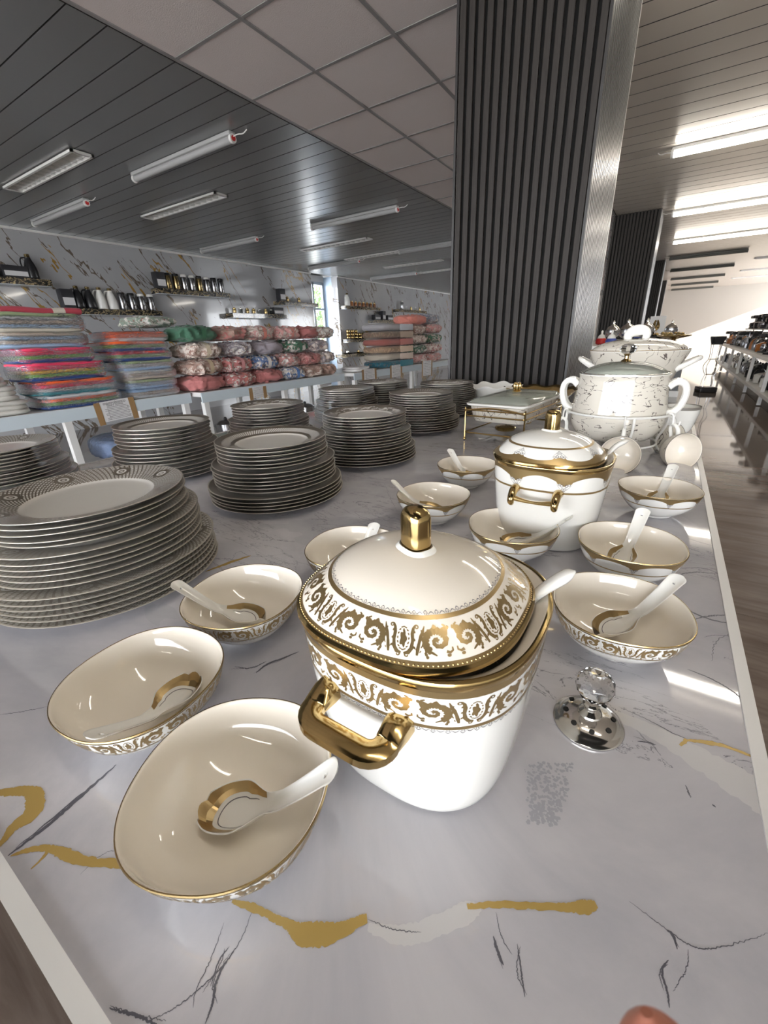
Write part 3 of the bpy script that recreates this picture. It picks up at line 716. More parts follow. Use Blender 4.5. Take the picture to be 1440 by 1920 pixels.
# ================================================================== SPOONS
def spoon_proto():
    t = thing('soup_spoon', 'x', 'spoon', (0, 0, 0))
    # local: bowl tip at x=0, handle end at x=.136; z up
    LN = .136; NT_, NS = 46, 12
    def hwf(x):
        if x < .036: return .0222*sqrt(max(.0006, 1-abs((x-.036)/.036)**2.4))
        if x < .066:
            f = (x-.036)/.030; f = f*f*(3-2*f); return .0222*(1-f)+.0084*f
        a = .0084+.0032*((x-.066)/.070)**1.2
        if x > .128: a = .0113*sqrt(max(.02, 1-((x-.128)/.0082)**2))
        return a
    def zc(x):   # channel floor
        if x < .045: return .0012+.004*max(0, (.012-x)/.012)**2
        f = (x-.045)/(.136-.045); return .0012+.050*f**1.25
    def edge(x):  # height of side walls above the floor
        if x < .045: return .0140*min(1, (max(x, 0)/.005)**.5 if x < .005 else 1)
        f = min(1, (x-.045)/.03); e_ = .0140*(1-f)+.0035*f
        return e_*(1-min(1, max(0, (x-.122)/.013))**2)
    xs = [LN*(.5-.5*cos(pi*i/NT_))*.55+LN*i/NT_*.45 for i in range(NT_+1)]
    def pt(x, s, off=0.):
        w = hwf(x); y = w*s; z = zc(x)+edge(x)*abs(s)**2.1; return Vector((x, y, z+off))
    top = [[pt(x, -1+2*j/NS) for j in range(NS+1)] for x in xs]; th = .0018
    bot = [[Vector((p.x, p.y*1.03+(.0006 if j == NS else (-.0006 if j == 0 else 0)), max(p.z-th, 0) if 0 < j < NS else p.z-.0002)) for j, p in enumerate(r)] for r in top]
    g = G(); V = [p for r in top for p in r]+[p for r in bot for p in r]; n = NS+1; B = len(V)//2; F = []
    hx0 = [i for i, x in enumerate(xs) if .1205 < x < .1268]; h0, h1 = hx0[0], hx0[-1]
    hole = {(i, j) for i in range(h0, h1) for j in (NS//2-1, NS//2)}
    for i in range(NT_):
        for j in range(NS):
            a, b, c, d = i*n+j, i*n+j+1, (i+1)*n+j+1, (i+1)*n+j
            if (i, j) in hole:
                for (di, dj, e) in ((0, -1, (a, d)), (0, 1, (c, b)), (-1, 0, (b, a)), (1, 0, (d, c))):
                    if (i+di, j+dj) not in hole: F.append((e[0], e[1], e[1]+B, e[0]+B))
                continue
            F.append((a, d, c, b)); F.append((a+B, b+B, c+B, d+B))
    for i in range(NT_): F.append((i*n, i*n+B, (i+1)*n+B, (i+1)*n)); F.append((i*n+NS, (i+1)*n+NS, (i+1)*n+NS+B, i*n+NS+B))
    for j in range(NS): F.append((j, j+1, j+1+B, j+B)); q = NT_*n; F.append((q+j, q+j+B, q+j+1+B, q+j+1))
    g.add(V, F); g.build('body', 'porcelain', t, ang=60)
    # gilt band inside the bowl edge, ends at the neck
    K = 48; XE = .060; cx = .034
    def rim(u, k):
        a = abs(u); x = XE*(1-cos(min(1, 1-a)*pi))/2 if False else XE*(a**1.6)
        y = math.copysign(hwf(x), u); X = cx+(x-cx)*k if x < cx+.012 else x; Y = y*k
        s_ = max(-.99, min(.99, Y/hwf(X))); p = pt(X, s_, .00035)
        if x < .004: p.z = max(p.z, zc(X)+edge(max(X, .005))*(1-(X/.012))**2*.9+.0004) if X < .012 else p.z
        return p
    def strip(k0, k1, g, e=1.):
        for i in range(K):
            a, b = -e+2*e*i/K, -e+2*e*(i+1)/K
            g.add([rim(a, k0), rim(b, k0), rim(b, k1), rim(a, k1)], [(0, 1, 2, 3)])
    g = G(); strip(.985, .86, g); strip(.86, .72, g); g.build('gilt_band', 'gold_print', t)
    g = G(); strip(.60, .57, g, .9); g.build('grey_line', 'filigree', t)
    return t
sp0 = spoon_proto()
SPS = .90
def place_spoon(o, end, tip, z_end, zfloor=.0095):
    e = Vector((end[0], end[1], z_end)); d = Vector((tip[0]-end[0], tip[1]-end[1], 0)).normalized()
    # local handle end is at (.136,0,.0512); pitch about the tip so that the end reaches z_end
    o.scale = (SPS, SPS, SPS); r = hypot(.136, .053)*SPS; base = atan2(.053, .136); want = math.asin(min(.95, (z_end-ZT-zfloor)/r)); pit = want-base
    hor = r*cos(want); o.location = (e.x+d.x*hor, e.y+d.y*hor, ZT+zfloor+.0012)
    yaw = atan2(-d.y, -d.x); o.rotation_mode = 'XYZ'
    o.rotation_euler = (Matrix.Rotation(yaw, 3, 'Z') @ Matrix.Rotation(-pit, 3, 'Y')).to_euler()
sp = [((-.147, .151), (-.257, .093), .9385, 'spoon with gold edged bowl in the nearest scrollwork bowl'),
      (tuple(px(165, 1382, .930)), (-.372, .168), .930, 'spoon in the second scrollwork bowl from the bottom left'),
      ((-.492, .242), (-.378, .312), .937, 'spoon leaning out over the left rim of the bowl beside the left stacks'),
      ((.063, .566), (-.028, .471), .940, 'spoon leaning right in the large bowl behind the crystal knob'),
      ((.013, .775), (-.004, .696), .945, 'upright spoon with hanging hole in the right middle bowl'),
      ((.055, 1.092), (.038, 1.02), .944, 'spoon leaning in the farthest right bowl'),
      ((-.086, .705), (-.175, .679), .939, 'spoon in the bowl right in front of the second tureen'),
      ((-.450, .722), (-.37, .745), .942, 'spoon pointing left in the nearer bowl left of the second tureen'),
      ((-.450, 1.018), (-.39, .99), .943, 'spoon in the farther bowl left of the second tureen'),
      ((-.375, .545), (-.36, .46), .928, 'spoon tip showing just behind the front tureen lid')]
for i, (e, tp, z, lab) in enumerate(sp):
    o = sp0 if i == 0 else copy_tree(sp0); o['label'] = lab; o['group'] = 'porcelain soup spoons'; place_spoon(o, e, tp, z, .0125 if i == 1 else .0095)
# ================================================================== TUREENS
def tureen(x, y, kind, label, rz=0.):
    t = thing('soup_tureen', label, 'tureen', (x, y, ZT), rz)
    n = 2.6
    out = smoothprof([(.070, 0, 2.5), (.079, .0008, 2.6), (.084, .006, 2.7), (.0900, .045, n), (.0955, .10, n), (.0985, .140, n), (.0990, .150, n), (.1000, .154, n)], 2)
    inn = smoothprof([(.1000, .154, n), (.1000, .1565, n), (.0965, .1572, n), (.0935, .1545, n), (.086, .149, n), (.083, .140, n), (.080, .10, n), (.072, .02, 2.6), (.03, .010, 2.), (.0001, .009, 2.)], 2)
    g = G().lathe(out+inn[1:], 128, [0]*(len(out)-1)+[1]*(len(inn)-1), caps=False); g.lathe([(.0001, .001), (.070, 0, 2.5)], 64, 0, caps=False)
    g.build('body', ['porcelain', 'porcelain_cream'], t, ang=50)
    sf = Surf(out).prep(); T = sf.L[-1]
    g = G(); g.lathe([(.0992, .1495, n), (.1004, .1535, n), (.1006, .1555, n), (.0998, .1572, n), (.0978, .1577, n), (.0963, .1574, n)], 128, 0, caps=False); g.build('gilt_rim', 'gold', t)
    if kind == 'scroll':
        g = G(); sf.band(g, T-.0105, T-.0045, 128, rows=2); scroll_print(g, sf, T-.034, T-.0125, 8, ph=.0); sf.band(g, T-.0405, T-.0375, 128); g.build('scrollwork', 'gold_print', t)
        g = G(); lace_print(g, sf, T-.0408, .0028, 128, flip=-1); g.build('lace_border', 'filigree', t)
    else:
        def wv(th):
            q = (th*8/(2*pi)+.5) % 1; q = abs(q-.5)*2; return -.0150*(q**2.0)-(.003 if .74 < q < .80 else 0)
        g = G(); sf.band(g, T-.0110, T-.0045, 256, wavy=wv, rows=4); sf.band(g, T-.040, T-.0365, 128); g.build('scalloped_band', 'gold_print', t)
        filig(sf, T-.0245, 8, .5, t)
    # handles (front and back)
    for s in (-1, 1):
        g = G()
        if kind == 'scroll':
            z0 = .112; w = .0315; yo = .1275; K = 7
            path = [(-w, .088, z0), (-w, .101, z0), (-w, yo-.015, z0-.001)]
            for k in range(K): a = pi*(1-k/(K-1)/2.); path.append((-w+.013+.013*cos(a), yo-.013+.013*sin(a)-.001, z0-.002))
            path += [(-p[0], p[1], p[2]) for p in reversed(path)]
            rr = []
            for p in path:
                rr.append(.0088 if p[1] > .110 else .0098)
            # rounded rectangular section swept along the arch
            P = []; SEG = 12
            for i, p in enumerate(path):
                a = Vector(path[max(i-1, 0)]); b = Vector(path[min(i+1, len(path)-1)]); tt = (b-a).normalized(); u = tt.cross(Vector((0, 0, 1))).normalized()
                for j in range(SEG):
                    q = 2*pi*j/SEG; k = rho(q, 4.5); P.append(Vector(p)+u*cos(q)*k*rr[i]+Vector((0, 0, 1))*sin(q)*k*(.0055 if p[1] > .11 else .0085))
            F = [(i*SEG+j, i*SEG+(j+1) % SEG, (i+1)*SEG+(j+1) % SEG, (i+1)*SEG+j) for i in range(len(path)-1) for j in range(SEG)]
            g.add(P, F)
        else:
            z0 = .104; w = .035
            g.tube([(-w-.004, .117, z0+.002), (-w+.006, .117, z0), (-.015, .119, z0-.0015), (0, .1195, z0-.002), (.015, .119, z0-.0015), (w-.006, .117, z0), (w+.004, .117, z0+.002)], [.004, .0045, .003, .0026, .003, .0045, .004], 10)
            for q in (-1, 1):
                g.tube([(q*w, .088, z0+.010), (q*w, .103, z0+.012), (q*w, .115, z0+.006), (q*w, .121, z0-.003), (q*w, .116, z0-.010), (q*w, .109, z0-.010)], [.0085, .0075, .0068, .006, .005, .003], 12)
        if s == -1: g.xf(Matrix.Translation((-.003, 0, 0)) @ Matrix.Rotation(pi, 4, 'Z'))
        g.build('handle', 'gold', t)
    # lid
    L = bpy.data.objects.new('lid', None)
    lo = smoothprof([(.0915, .1565, 2.5), (.0945, .1585, 2.5), (.0942, .1610, 2.5), (.0905, .1648, 2.5), (.0830, .1725, 2.4), (.0715, .1825, 2.25), (.050, .1935, 2.1), (.02, .2000, 2.), (.0001, .2010, 2.)], 2)
    g = G().lathe(lo, 128, 0, caps=False); g.lathe([(.0001, .190), (.05, .184, 2.2), (.078, .162, 2.5), (.078, .150, 2.5), (.0805, .150, 2.5), (.0825, .1565, 2.5), (.0915, .1565, 2.5)], 64, 0, caps=False)
    lid = g.build('lid', 'porcelain_cream' if kind == 'scroll' else 'porcelain', t, (-.0075, -.0055, 0), ang=50)
    ls = Surf(lo).prep(); s0 = ls.s_at_z(.1615); s1 = ls.s_at_r(.0700)
    g = G(); g.lathe([(.0916, .1560, 2.5), (.0949, .1584, 2.5), (.0947, .1612, 2.5), (.0930, .1632, 2.5)], 128, 0, caps=False); g.build('gilt_rim', 'gold', lid)
    if kind == 'scroll':
        g = G(); ls.band(g, s0+.001, s0+.0055, 128, rows=2); scroll_print(g, ls, s0+.0085, s1-.0040, 8, ph=.5, flip=False); ls.band(g, s1-.001, s1+.0022, 128); g.build('scrollwork', 'gold_print', lid)
        g = G(); lace_print(g, ls, s1+.0025, .0026, 112, flip=1); g.build('lace_border', 'filigree', lid)
        g = G()
        for i in range(190):
            a = 2*pi*i/190; p = ls.at(a, s0+.0033, .0003); g.sphere(p, .00085, 0, 6, 4)
        g.build('bead_row', 'gold', lid)['kind'] = 'stuff'
    else:
        def wv2(th):
            q = (th*8/(2*pi)+.5) % 1; q = abs(q-.5)*2; return .0075*(q**2.0)+(.002 if .74 < q < .80 else 0)
        g = G(); P = []; seg = 256
        for j in range(seg):
            th = 2*pi*j/seg; e = wv2(th)
            for r in range(5): P.append(ls.at(th, s0+(.0085+e)*r/4))
        F = [(j*5+r, ((j+1) % seg)*5+r, ((j+1) % seg)*5+r+1, j*5+r+1) for j in range(seg) for r in range(4)]
        g.add(P, F); ls.band(g, s1-.001, s1+.003, 128); g.build('scalloped_band', 'gold_print', lid)
        filig(ls, s0+.0175, 8, .5, lid, -1)
    # knob: squared column with rounded top
    k = G(); zb = .1985
    prof = [(.0107, zb, 3.), (.0110, zb+.004, 3.), (.0110, zb+.028, 3.)]+[(.0110*cos(a)**.6+1e-5, zb+.028+.0105*sin(a), 3.-a*.6) for a in [pi/2*i/7 for i in range(1, 8)]]
    k.lathe(prof, 40, 0, caps=False, sx=1.15, sy=.92, a=-.45); k.build('knob', 'gold', lid, ang=50)
    g = G(); g.lathe([(.0165, .1990, 2.4), (.0145, .2015, 2.6), (.0122, .2030, 3.)], 40, 0, caps=False, sx=1.15, sy=.92, a=-.45); g.build('knob_collar', 'porcelain', lid)
    bpy.data.objects.remove(L)
    return t
def filig(sf, s0, n, ph, parent, sg0=1):
    g = G(); r0 = hypot(*sf.base(0, s0)[:2])
    for c in range(n):
        a = 2*pi*(c+ph)/n
        def ring(du, dv, r):
            for i in range(8):
                a1, a2 = 2*pi*i/8, 2*pi*(i+1)/8; f = lambda an, rr: sf.at(a+(du+rr*cos(an))/r0, s0+sg0*(dv+rr*sin(an)))
                q = [f(a1, r), f(a2, r), f(a2, r*.62), f(a1, r*.62)]
                g.add(q if sg0 > 0 else q[::-1], [(0, 1, 2, 3)])
        for sx in (-1, 1):
            ring(sx*.0033, 0, .0026); ring(sx*.0075, .0012, .0018); ring(sx*.002, -.0055, .0018)
            for i in range(8):
                f1, f2 = i/8, (i+1)/8; h = lambda f: (sx*.0115*(1-f**1.4), .004*(1-f)-.0105*f)
                (x1, y1), (x2, y2) = h(f1), h(f2); w = .0006
                g.add([sf.at(a+x1/r0, s0+sg0*y1), sf.at(a+x2/r0, s0+sg0*y2), sf.at(a+x2/r0, s0+sg0*(y2-w)), sf.at(a+x1/r0, s0+sg0*(y1-w))], [(0, 1, 2, 3)])
        ring(0, -.009, .0014)
    g.build('filigree', 'filigree', parent)['kind'] = 'stuff'
tureen(-.140, .277, 'scroll', 'square white soup tureen with gold scrollwork lid and thick gold handle, nearest the camera')
tureen(-.143, .790, 'scallop', 'white soup tureen with scalloped gold band and slim gold handle, second one back')
def ladle(pts, label):
    g = G(); n = len(pts); rr = [.006, .0065, .0075, .0085, .0095, .0095, .0015][:n]
    o = thing('ladle', label, 'ladle', pts[0]); q = [Vector(p)-Vector(pts[0]) for p in pts]
    g.tube(q, rr, 14, 0, flat=.5); g.build('handle', 'porcelain', o)
    g = G(); g.lathe(smoothprof([(.0001, 0), (.02, .002), (.032, .014), (.035, .024), (.0335, .0245), (.03, .014), (.018, .004), (.0001, .003)], 1), 28, 0, (q[0].x-.01, q[0].y-.02, q[0].z-.012)); g.build('scoop', 'porcelain', o)
ladle([(-.105, .335, .90), (-.085, .330, .945), (-.070, .326, .98), (-.060, .322, 1.012), (-.048, .321, 1.028), (-.036, .322, 1.040), (-.031, .323, 1.044)], 'white ladle handle poking out from under the front tureen lid at right')
ladle([(-.105, .840, .90), (-.085, .84, .945), (-.072, .842, .98), (-.060, .845, 1.012), (-.050, .848, 1.028), (-.038, .85, 1.036), (-.031, .853, 1.038)], 'white ladle handle poking out from under the second tureen lid')
# ================================================================== STRAINER LID WITH CRYSTAL KNOB
def crystal_lid(x, y):
    t = thing('sugar_strainer_lid', 'small silver pierced lid with faceted crystal ball knob beside the front tureen', 'lid', (x, y, ZT+.0002))
    R = .0325
    prof = [(R-.004, 0), (R-.0005, .0003), (R, .0018), (R-.001, .0034), (R-.003, .0044), (R-.005, .0066), (.024, .0100), (.017, .0125), (.0112, .0140), (.0105, .0155)]
    g = G(); g.lathe(prof, 80, 0, caps=False); body = g.build('dome', 'silver', t, ang=40)
    g = G(); g.lathe([(.0105, .015), (.0088, .0165), (.0062, .019), (.0058, .022), (.0075, .0235), (.0080, .0255), (.0060, .0275), (.0085, .0295), (.0050, .031), (.0001, .031)], 32, 0, caps=False); g.build('stem', 'silver', t)
    for i in range(8):
        a = 2*pi*(i+.3)/8; r = .0215; g = G(); P = []
        nrm = Vector((cos(a)*.36, sin(a)*.36, .93)).normalized(); u = nrm.cross(Vector((0, 0, 1))).normalized(); w = nrm.cross(u)
        c = Vector((r*cos(a), r*sin(a), .0112))+nrm*.0003
        P = [c+u*.0026*cos(k*pi/6)+w*.0026*sin(k*pi/6) for k in range(12)]; P2 = [p+nrm*.0002 for p in P]
        g.add(P+P2, [tuple(range(12, 24))]+[(k, (k+1) % 12, 12+(k+1) % 12, 12+k) for k in range(12)]); g.build('hole', 'black_hole', t, smooth=False)
    g = G(); Rb = .0178; seg = 10; P = []; rows = [(-.92, .30), (-.62, .74), (-.15, .99), (.30, .95), (.68, .70), (.90, .34)]
    for i, (z, r) in enumerate(rows):
        for j in range(seg): a = 2*pi*(j+.5*(i % 2))/seg; P.append((Rb*r*cos(a), Rb*r*sin(a), .0475+Rb*z))
    F = []
    for i in range(len(rows)-1):
        for j in range(seg):
            k = (j+1) % seg; a, b, c, d = i*seg+j, i*seg+k, (i+1)*seg+k, (i+1)*seg+j
            if i % 2 == 0: F += [(a, b, d), (b, c, d)]
            else: F += [(a, b, c), (a, c, d)]
    F.append(tuple(range(seg))[::-1]); F.append(tuple(len(P)-seg+j for j in range(seg)))
    g.add(P, F); g.build('crystal_ball', 'crystal', t, smooth=False)
crystal_lid(-.002, .360)
#PART2
# ================================================================== POTS ON THE RACK
def loop_handle(g, c, ax, r1, r2_, rad, n=14, mi=0, a0=-pi/2, a1=pi/2, up_=(0, 0, 1)):
    ax = Vector(ax).normalized(); u = Vector(up_)
    pts = [Vector(c)+ax*r1*cos(a0+(a1-a0)*i/n)+u*r2_*sin(a0+(a1-a0)*i/n) for i in range(n+1)]
    g.tube(pts, rad, 10, mi)
rk = thing('wire_rack', 'white wire rack with hooks holding the marbled glass lidded pot', 'rack', (-.10, 1.48, ZT))
g = G(); RR = .145; zr = .135
g.tube([(RR*cos(2*pi*i/48), RR*sin(2*pi*i/48), zr) for i in range(48)], .0036, 8, closed=True); g.build('top_ring', 'white_wire', rk)
g = G(); g.tube([(.118*cos(2*pi*i/40), .118*sin(2*pi*i/40), .043) for i in range(40)], .003, 8, closed=True); g.build('lower_ring', 'white_wire', rk)
for a in (.35, 1.95, 3.55, 5.1):
    g = G(); g.tube([(RR*cos(a), RR*sin(a), zr), (.146*cos(a), .146*sin(a), .09), (.120*cos(a), .120*sin(a), .044), (.130*cos(a), .130*sin(a), .02), (.15*cos(a), .15*sin(a), .0045)], .0035, 8); g.build('leg', 'white_wire', rk)
hook_a = [-1.35, -.35, -2.75, .5, 1.6, 2.7]
for a in hook_a:
    g = G(); c = Vector((cos(a), sin(a), 0))
    g.tube([c*(RR-.002)+Vector((0, 0, zr+.004)), c*(RR+.006)+Vector((0, 0, zr+.006)), c*(RR+.010)+Vector((0, 0, zr-.004)), c*(RR+.010)+Vector((0, 0, zr-.022)), c*(RR+.016)+Vector((0, 0, zr-.030)), c*(RR+.026)+Vector((0, 0, zr-.026)), c*(RR+.029)+Vector((0, 0, zr-.014))], .0026, 7); g.build('hook', 'white_wire', rk)
pot = thing('cooking_pot', 'round marbled porcelain pot with glass lid and crystal knob on the wire rack', 'pot', (-.10, 1.48, ZT+.048))
out = smoothprof([(.0001, 0), (.075, 0), (.105, .012), (.128, .045), (.131, .075), (.125, .120), (.119, .170), (.118, .185), (.121, .194)], 2)
inn = smoothprof([(.121, .194), (.1205, .197), (.115, .194), (.113, .18), (.12, .12), (.12, .05), (.0001, .01)], 2)
G().lathe(out+inn[1:], 72, [0]*(len(out)-1)+[1]*(len(inn)-1), caps=False).build('body', ['porcelain_crackle', 'porcelain'], pot, ang=50)
for s in (-1, 1):
    g = G(); pts = [(s*.118, 0, .160), (s*.135, 0, .176), (s*.155, 0, .172), (s*.164, 0, .150), (s*.160, 0, .118), (s*.146, 0, .092), (s*.124, 0, .085)]
    for dy in (-.018, .018): g.tube([(p[0], p[1]+dy*(1 if i in (0, 6) else .75), p[2]) for i, p in enumerate(pts)], [.010, .010, .009, .0085, .009, .010, .011], 10)
    g.build('handle', 'porcelain', pot)
G().lathe(smoothprof([(.1165, .1955), (.10, .209), (.06, .224), (.01, .228), (.0001, .228)], 2)+smoothprof([(.0001, .2255), (.01, .2255), (.06, .2215), (.10, .2065), (.1155, .1945)], 1), 64, 0, caps=False).build('glass_lid', 'thin_glass', pot)
g = G(); g.lathe([(.115, .194), (.1185, .195), (.1185, .199), (.1155, .1995)], 64, 0, caps=False); g.build('lid_band', 'silver', pot)
g = G(); g.lathe([(.014, .227), (.013, .231), (.006, .235), (.0055, .243), (.009, .247), (.005, .250)], 20, 0); g.build('knob_stem', 'gold', pot)
g = G(); g.sphere((0, 0, .262), .017, 0, 8, 6, (1.35, 1.35, .85)); g.build('crystal_knob', 'crystal', pot, smooth=False)
def cup(loc, axis, roll_up, label, print_='porcelain_crackle'):
    # opening along +Z local, handle on +Y
    t = thing('hanging_cup', label, 'cup', loc, 0, 'cups hanging from the wire rack')
    out = smoothprof([(.0001, -.052), (.018, -.052), (.020, -.050), (.019, -.046), (.034, -.040), (.045, -.020), (.050, .0), (.0515, .012)], 2)
    inn = smoothprof([(.0515, .012), (.0513, .0138), (.0495, .0125), (.048, 0), (.043, -.019), (.032, -.036), (.0001, -.042)], 2)
    G().lathe(out+inn[1:], 48, [0]*(len(out)-1)+[1]*(len(inn)-1), caps=False).build('body', [print_, 'porcelain_cream'], t, ang=50)
    g = G(); g.tube([(.0515*cos(2*pi*i/48), .0515*sin(2*pi*i/48), .0130) for i in range(48)], .0009, 6, closed=True); g.build('rim_line', 'silver_taupe', t)
    g = G(); g.tube([(0, .046, -.004), (0, .062, -.001), (0, .074, -.010), (0, .076, -.024), (0, .066, -.034), (0, .046, -.034), (0, .034, -.032)], [.006, .0052, .0048, .0046, .0048, .005, .006], 10); g.build('handle', 'porcelain', t)
    z = Vector(axis).normalized(); y = Vector(roll_up); y = (y-z*y.dot(z)).normalized(); x = y.cross(z)
    t.rotation_euler = Matrix(((x.x, y.x, z.x), (x.y, y.y, z.y), (x.z, y.z, z.z))).to_euler(); return t
def hookpos(a): return Vector((-.10+cos(a)*(RR+.018), 1.48+sin(a)*(RR+.018), ZT+zr-.030))
def hang(a, axis, label, up_=(0, 0, 1), pr='porcelain_crackle'):
    h = hookpos(a); z = Vector(axis).normalized(); y = Vector(up_); y = (y-z*y.dot(z)).normalized(); c = h - y*.0685 + z*.014
    return cup(c, axis, up_, label, pr)
hang(-1.35, (.05, -1, .25), 'marbled cup hanging face out at the front of the wire rack')
hang(-.35, (.55, -.85, .10), 'marbled cup hanging at the right end of the wire rack by the table edge', (-.3, 0, 1))
hang(-2.75, (-1, -.35, -.1), 'marbled cup hanging at the left end of the wire rack behind the tureen', (.25, 0, 1))
hang(.5, (.9, .5, 0), 'marbled cup hanging at the far right side of the wire rack')
hang(1.6, (0, 1, 0), 'marbled cup hanging at the back of the wire rack')
# big oval casserole behind
cs = thing('casserole', 'large flared marbled casserole with lid and white scoop handle behind the rack', 'pot', (-.105, 2.08, ZT))
out = smoothprof([(.0001, 0), (.085, 0), (.095, .01), (.115, .10), (.145, .20), (.172, .262), (.180, .283)], 2); inn = smoothprof([(.180, .283), (.179, .286), (.168, .28), (.13, .18), (.0001, .02)], 1)
G().lathe(out+inn[1:], 64, [0]*(len(out)-1)+[1]*(len(inn)-1), caps=False, sy=.8).build('body', ['porcelain_branch', 'porcelain'], cs, ang=50)
lid = G().lathe(smoothprof([(.171, .284), (.168, .292), (.145, .308), (.10, .322), (.04, .328), (.0001, .329)], 2)+[(.0001, .32), (.16, .284)], 64, 0, caps=False, sy=.8).build('lid', 'porcelain_branch', cs)
g = G(); g.tube([(.178*cos(2*pi*i/64), .8*.178*sin(2*pi*i/64), .286) for i in range(64)], .0018, 6, closed=True); g.build('rim_line', 'gold_print', cs)
g = G(); K = 12
for i in range(K): pass
g.tube([(-.040, 0, .324), (-.046, 0, .338), (-.036, 0, .352), (-.015, 0, .360), (.010, 0, .358), (.022, 0, .345), (.018, 0, .326)], [.009, .011, .013, .014, .012, .010, .008], 12, flat=1.5); g.build('lid_handle', 'porcelain', lid)
for s in (-1, 1):
    g = G(); pts = [(s*.140, -.04, .215), (s*.175, -.045, .235), (s*.205, -.03, .252), (s*.214, 0, .256), (s*.205, .03, .252), (s*.175, .045, .235), (s*.140, .04, .215)]
    g.tube(pts, [.012, .010, .009, .009, .009, .010, .012], 10); g.build('handle', 'porcelain', cs)
sm = thing('black_rimmed_bowl', 'small white bowl with dark rim at the right table corner behind the rack', 'bowl', (.075, 1.86, ZT+.0005))
G().lathe(smoothprof([(.0001, 0), (.028, 0), (.03, .006), (.045, .02), (.056, .075), (.060, .10)], 2)+smoothprof([(.0595, .102), (.057, .10), (.052, .07), (.03, .014), (.0001, .01)], 1), 40, 0, caps=False).build('body', 'porcelain', sm)
g = G(); g.lathe([(.0563, .085), (.0607, .0995), (.0600, .1035), (.0566, .102)], 40, 0, caps=False); g.lathe([(.0508, .050), (.0520, .055)], 40, 0, caps=False); g.build('dark_rim', 'silver_taupe', sm)
# chafing dish ----------------------------------------------------
cf = thing('chafing_dish', 'rectangular marbled serving dish with glass lid in a gold wire stand', 'serving dish', (-.455, 1.64, ZT), -.12)
A, B = .112, .185
def rrect(a, b, r, z, k=5):
    P = []
    for q, (sx, sy) in enumerate(((1, 1), (-1, 1), (-1, -1), (1, -1))):
        for i in range(k): th = (q+i/(k-1))*pi/2; P.append((sx*(a-r)+r*cos(th), sy*(b-r)+r*sin(th), z))
    return P
def loft(g, rings, mi=0, cap=(True, True)):
    n = len(rings[0]); P = [p for r in rings for p in r]; F = []; M = []
    for i in range(len(rings)-1):
        for j in range(n): F.append((i*n+j, i*n+(j+1) % n, (i+1)*n+(j+1) % n, (i+1)*n+j)); M.append(mi if isinstance(mi, int) else mi[i])
    if cap[0]: F.append(tuple(range(n))[::-1]); M.append(M[0])
    if cap[1]: F.append(tuple((len(rings)-1)*n+j for j in range(n))); M.append(M[-1])
    g.add(P, F, M); return g
g = G(); loft(g, [rrect(A*.86, B*.88, .03, .070), rrect(A*.92, B*.93, .035, .085), rrect(A*.97, B*.98, .035, .125), rrect(A*1.05, B*1.05, .035, .130), rrect(A*1.06, B*1.06, .035, .136), rrect(A*1.03, B*1.03, .035, .138), rrect(A*.93, B*.95, .03, .132), rrect(A*.85, B*.87, .03, .085)], [0, 0, 1, 1, 1, 1, 1]); g.build('dish', ['porcelain_branch', 'porcelain'], cf, ang=50)
g = G(); loft(g, [rrect(A*.99, B*1.0, .03, .1385), rrect(A*.9, B*.92, .03, .149), rrect(A*.5, B*.55, .03, .159), rrect(A*.1, B*.1, .008, .161)]); g.build('glass_lid', 'thin_glass', cf)
g = G()
for i in range(5):
    a = 2*pi*i/5; g.sphere((.010*cos(a), .010*sin(a), .180), .008, 0, 8, 6, (.8, .8, 1.9))
g.tube([(0, 0, .158), (0, 0, .176)], .004, 8); g.sphere((0, 0, .163), .012, 0, 10, 6, (1.4, 1.4, .35)); g.build('flower_knob', 'gold', cf)
g = G()
for zz, ex in ((.118, .004), (.092, .002), (.030, .0)):
    pr_r = rrect(A+ex, B+ex, .01, zz); 
    if zz == .118: pr_r = [(x, y, z+.010*cos(y*18)*(.5)) for x, y, z in pr_r]
    g.tube(pr_r, .0028, 6, closed=True)
g.tube([(-.112+.224*i/10, -.189, .122+.012*sin(pi*i/10)-.012) for i in range(11)], .0035, 6); g.build('wire_frame', 'gold', cf)
for sx in (-1, 1):
    for sy in (-1, 1): g = G(); g.tube([(sx*A, sy*B, .122), (sx*A, sy*B, .008)], .0032, 8); g.sphere((sx*A, sy*B, .0065), .0063, 0, 8, 6); g.build('leg', 'gold', cf)
for y in (-.08, .08): g = G(); g.lathe([(.0001, .031), (.034, .031), (.038, .040), (.036, .044), (.02, .046), (.0001, .047)], 24, 0, (0, y, 0)); g.build('burner_cup', 'gold', cf)
# wavy bowl
wb = thing('wavy_bowl', 'deep white bowl with wavy rim in front of the column base', 'bowl', (-.715, 2.17, ZT+.0004))
g = G(); P = []; SEG = 72; rows = smoothprof([(.05, 0), (.06, .002), (.09, .05), (.125, .11), (.135, .125), (.132, .127), (.12, .11), (.085, .055), (.05, .012)], 2)
for r, z, _ in rows:
    for j in range(SEG):
        a = 2*pi*j/SEG; k = (z/.125)**2*.05*cos(8*a); P.append((r*(1+k)*cos(a), r*(1+k)*sin(a), z*(1+k*.9)))
n = len(rows); g.add(P, [(i*SEG+j, i*SEG+(j+1) % SEG, (i+1)*SEG+(j+1) % SEG, (i+1)*SEG+j) for i in range(n-1) for j in range(SEG)]+[tuple(range(SEG))[::-1], tuple((n-1)*SEG+j for j in range(SEG))]); g.build('body', 'porcelain', wb, ang=60)
gd = thing('gilt_oval_dish', 'oval white dish with broad wavy gold rim behind the gold wire stand', 'dish', (-.475, 2.11, ZT+.0004), .05)
